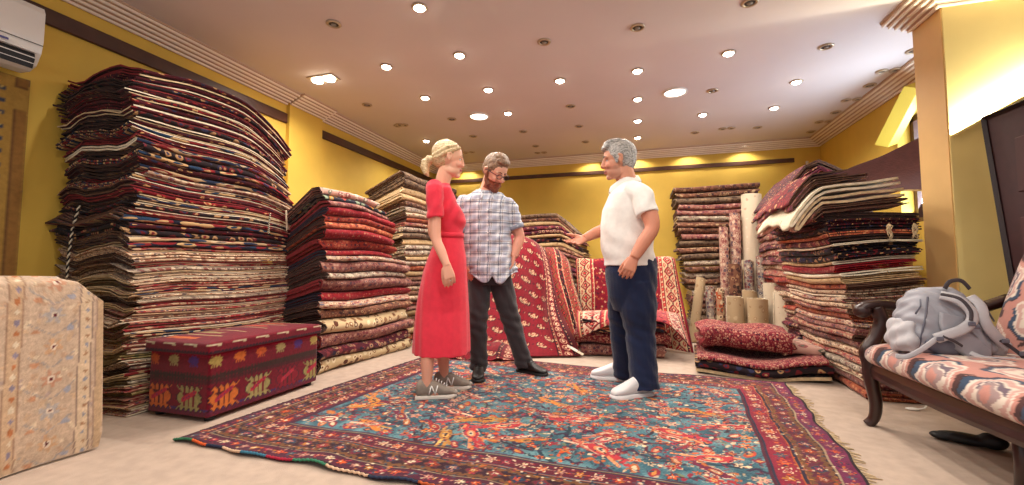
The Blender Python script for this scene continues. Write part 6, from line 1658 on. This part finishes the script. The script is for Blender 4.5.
def mhair(q):
    q.ell((-.022, 0, .044), (.100, .084, .092), 16); q.ell((-.052, 0, -.005), (.062, .076, .068), 12)
    q.ell((.052, 0, .094), (.040, .058, .028), 10); q.ell((.01, 0, .118), (.07, .058, .026), 10); q.ell((.078, .01, .086), (.020, .040, .016), 8)
    for s in (-1, 1): q.ell((.012, s*.072, .028), (.026, .013, .040), 8); q.ell((.018, s*.072, -.005), (.011, .008, .022), 8)
pieces_at(m, mhair, Tm); hr = remesh(m.build('hair', M_ghair, mp_), .0045, 2)
wrinkle(hr, lambda co: .0012*np.sin(Im(co)[:, 1]*260+Im(co)[:, 0]*90))
M_polo = cloth_mat('white_polo_pique', 'efece6', .8)
m = MB()
PS = [((-0.059, 3.223, 1.532), .052, .085), ((-0.052, 3.227, 1.496), .095, .155), ((-0.053, 3.231, 1.436), .150, .205), ((-0.062, 3.235, 1.333), .185, .205), ((-0.071, 3.239, 1.222), .192, .200), ((-0.077, 3.245, 1.111), .190, .198), ((-0.071, 3.252, 1.022), .185, .196), ((-0.062, 3.259, 0.963), .184, .196), ((-0.059, 3.262, 0.919), .185, .198)]
loft(m, PS, 60, M_YAW, fold=lambda t, k: .012*np.clip(k-.4, 0, 1)*np.sin(t*8+k*5))
sn = neckM+ml*.12-Z1*.06
m.tube(bez([sn, shN+Z1*.012, shN*.72+elN*.28+ml*.006, shN*.45+elN*.55+ml*.004], 14), list(np.linspace(.080, .074, 14)), 18)
sf_ = neckM+mr*.12-Z1*.06
m.tube(bez([sf_, shF+Z1*.01, shF*.72+elF*.28, shF*.45+elF*.55], 14), list(np.linspace(.078, .074, 14)), 18)
polo = remesh(m.build('polo_shirt', M_polo, mp_), .0055, 6)
def fM(co):
    r_ = co-bellyM; f_ = r_@mf; z = co[:, 2]; l_ = r_@ml
    return .0035*np.sin(z*42-f_*26)*np.clip((1.3-z)/.3, 0, 1)+.004*np.sin((f_+z*.6)*55)*np.exp(-((z-1.36)/.10)**2)*np.clip(-f_*8, 0, 1)+.002*np.sin(l_*60+z*20)
wrinkle(polo, fM)
for s in (-1, 1):
    P = bez([neckM-mf*.082+Z1*.052, neckM+ml*s*.078+Z1*.040, neckM+ml*s*.060+mf*.070+Z1*.000, neckM+ml*s*.040+mf*.135-Z1*.050], 14)
    MB().tube(P, [(.007, .032)]*12+[(.005, .022), (.004, .008)], 8, up=tuple(ml*s+Z1*.35)).build('collar', M_polo, mp_, smooth=True)
g = MB(); g.ell(tuple(neckM+mf*.118-Z1*.030), (.022, .030, .028), 8); g.build('open_neck', plain('open_neck_dark', '2a2226', .9), mp_, smooth=True)  # dark rounded patch at the collar opening
M_navy = cloth_mat('navy_cotton', '18223f', .85)
trousers('trousers', mp_, M_navy, hipM-Z1*.03, M_YAW, [(hipM+ml*.075-Z1*.12+np.array((.03, 0, 0)), knN, anN-Z1*.045, [.118, .134, .108, .098, .100]), (hipM+mr*.075-Z1*.12-np.array((.03, 0, 0)), knF, anF-Z1*.045, [.118, .128, .100, .090, .090])], (.180, .188), fold=.8)
M_wsh = plain('white_leather', 'e4e2e2', .5); M_wsole = plain('white_rubber', 'eceaea', .55)
def wshoe(an, yaw):
    f = np.array((math.cos(yaw), math.sin(yaw), 0)); T, _ = frameT(np.array((an[0], an[1], .012))-f*.055, f, Z1, 1.13); s_ = shoe(T, mp_, M_wsh, M_wsole, .29)
wshoe(anN, M_YAW+.52); wshoe(anF, M_YAW-.12)
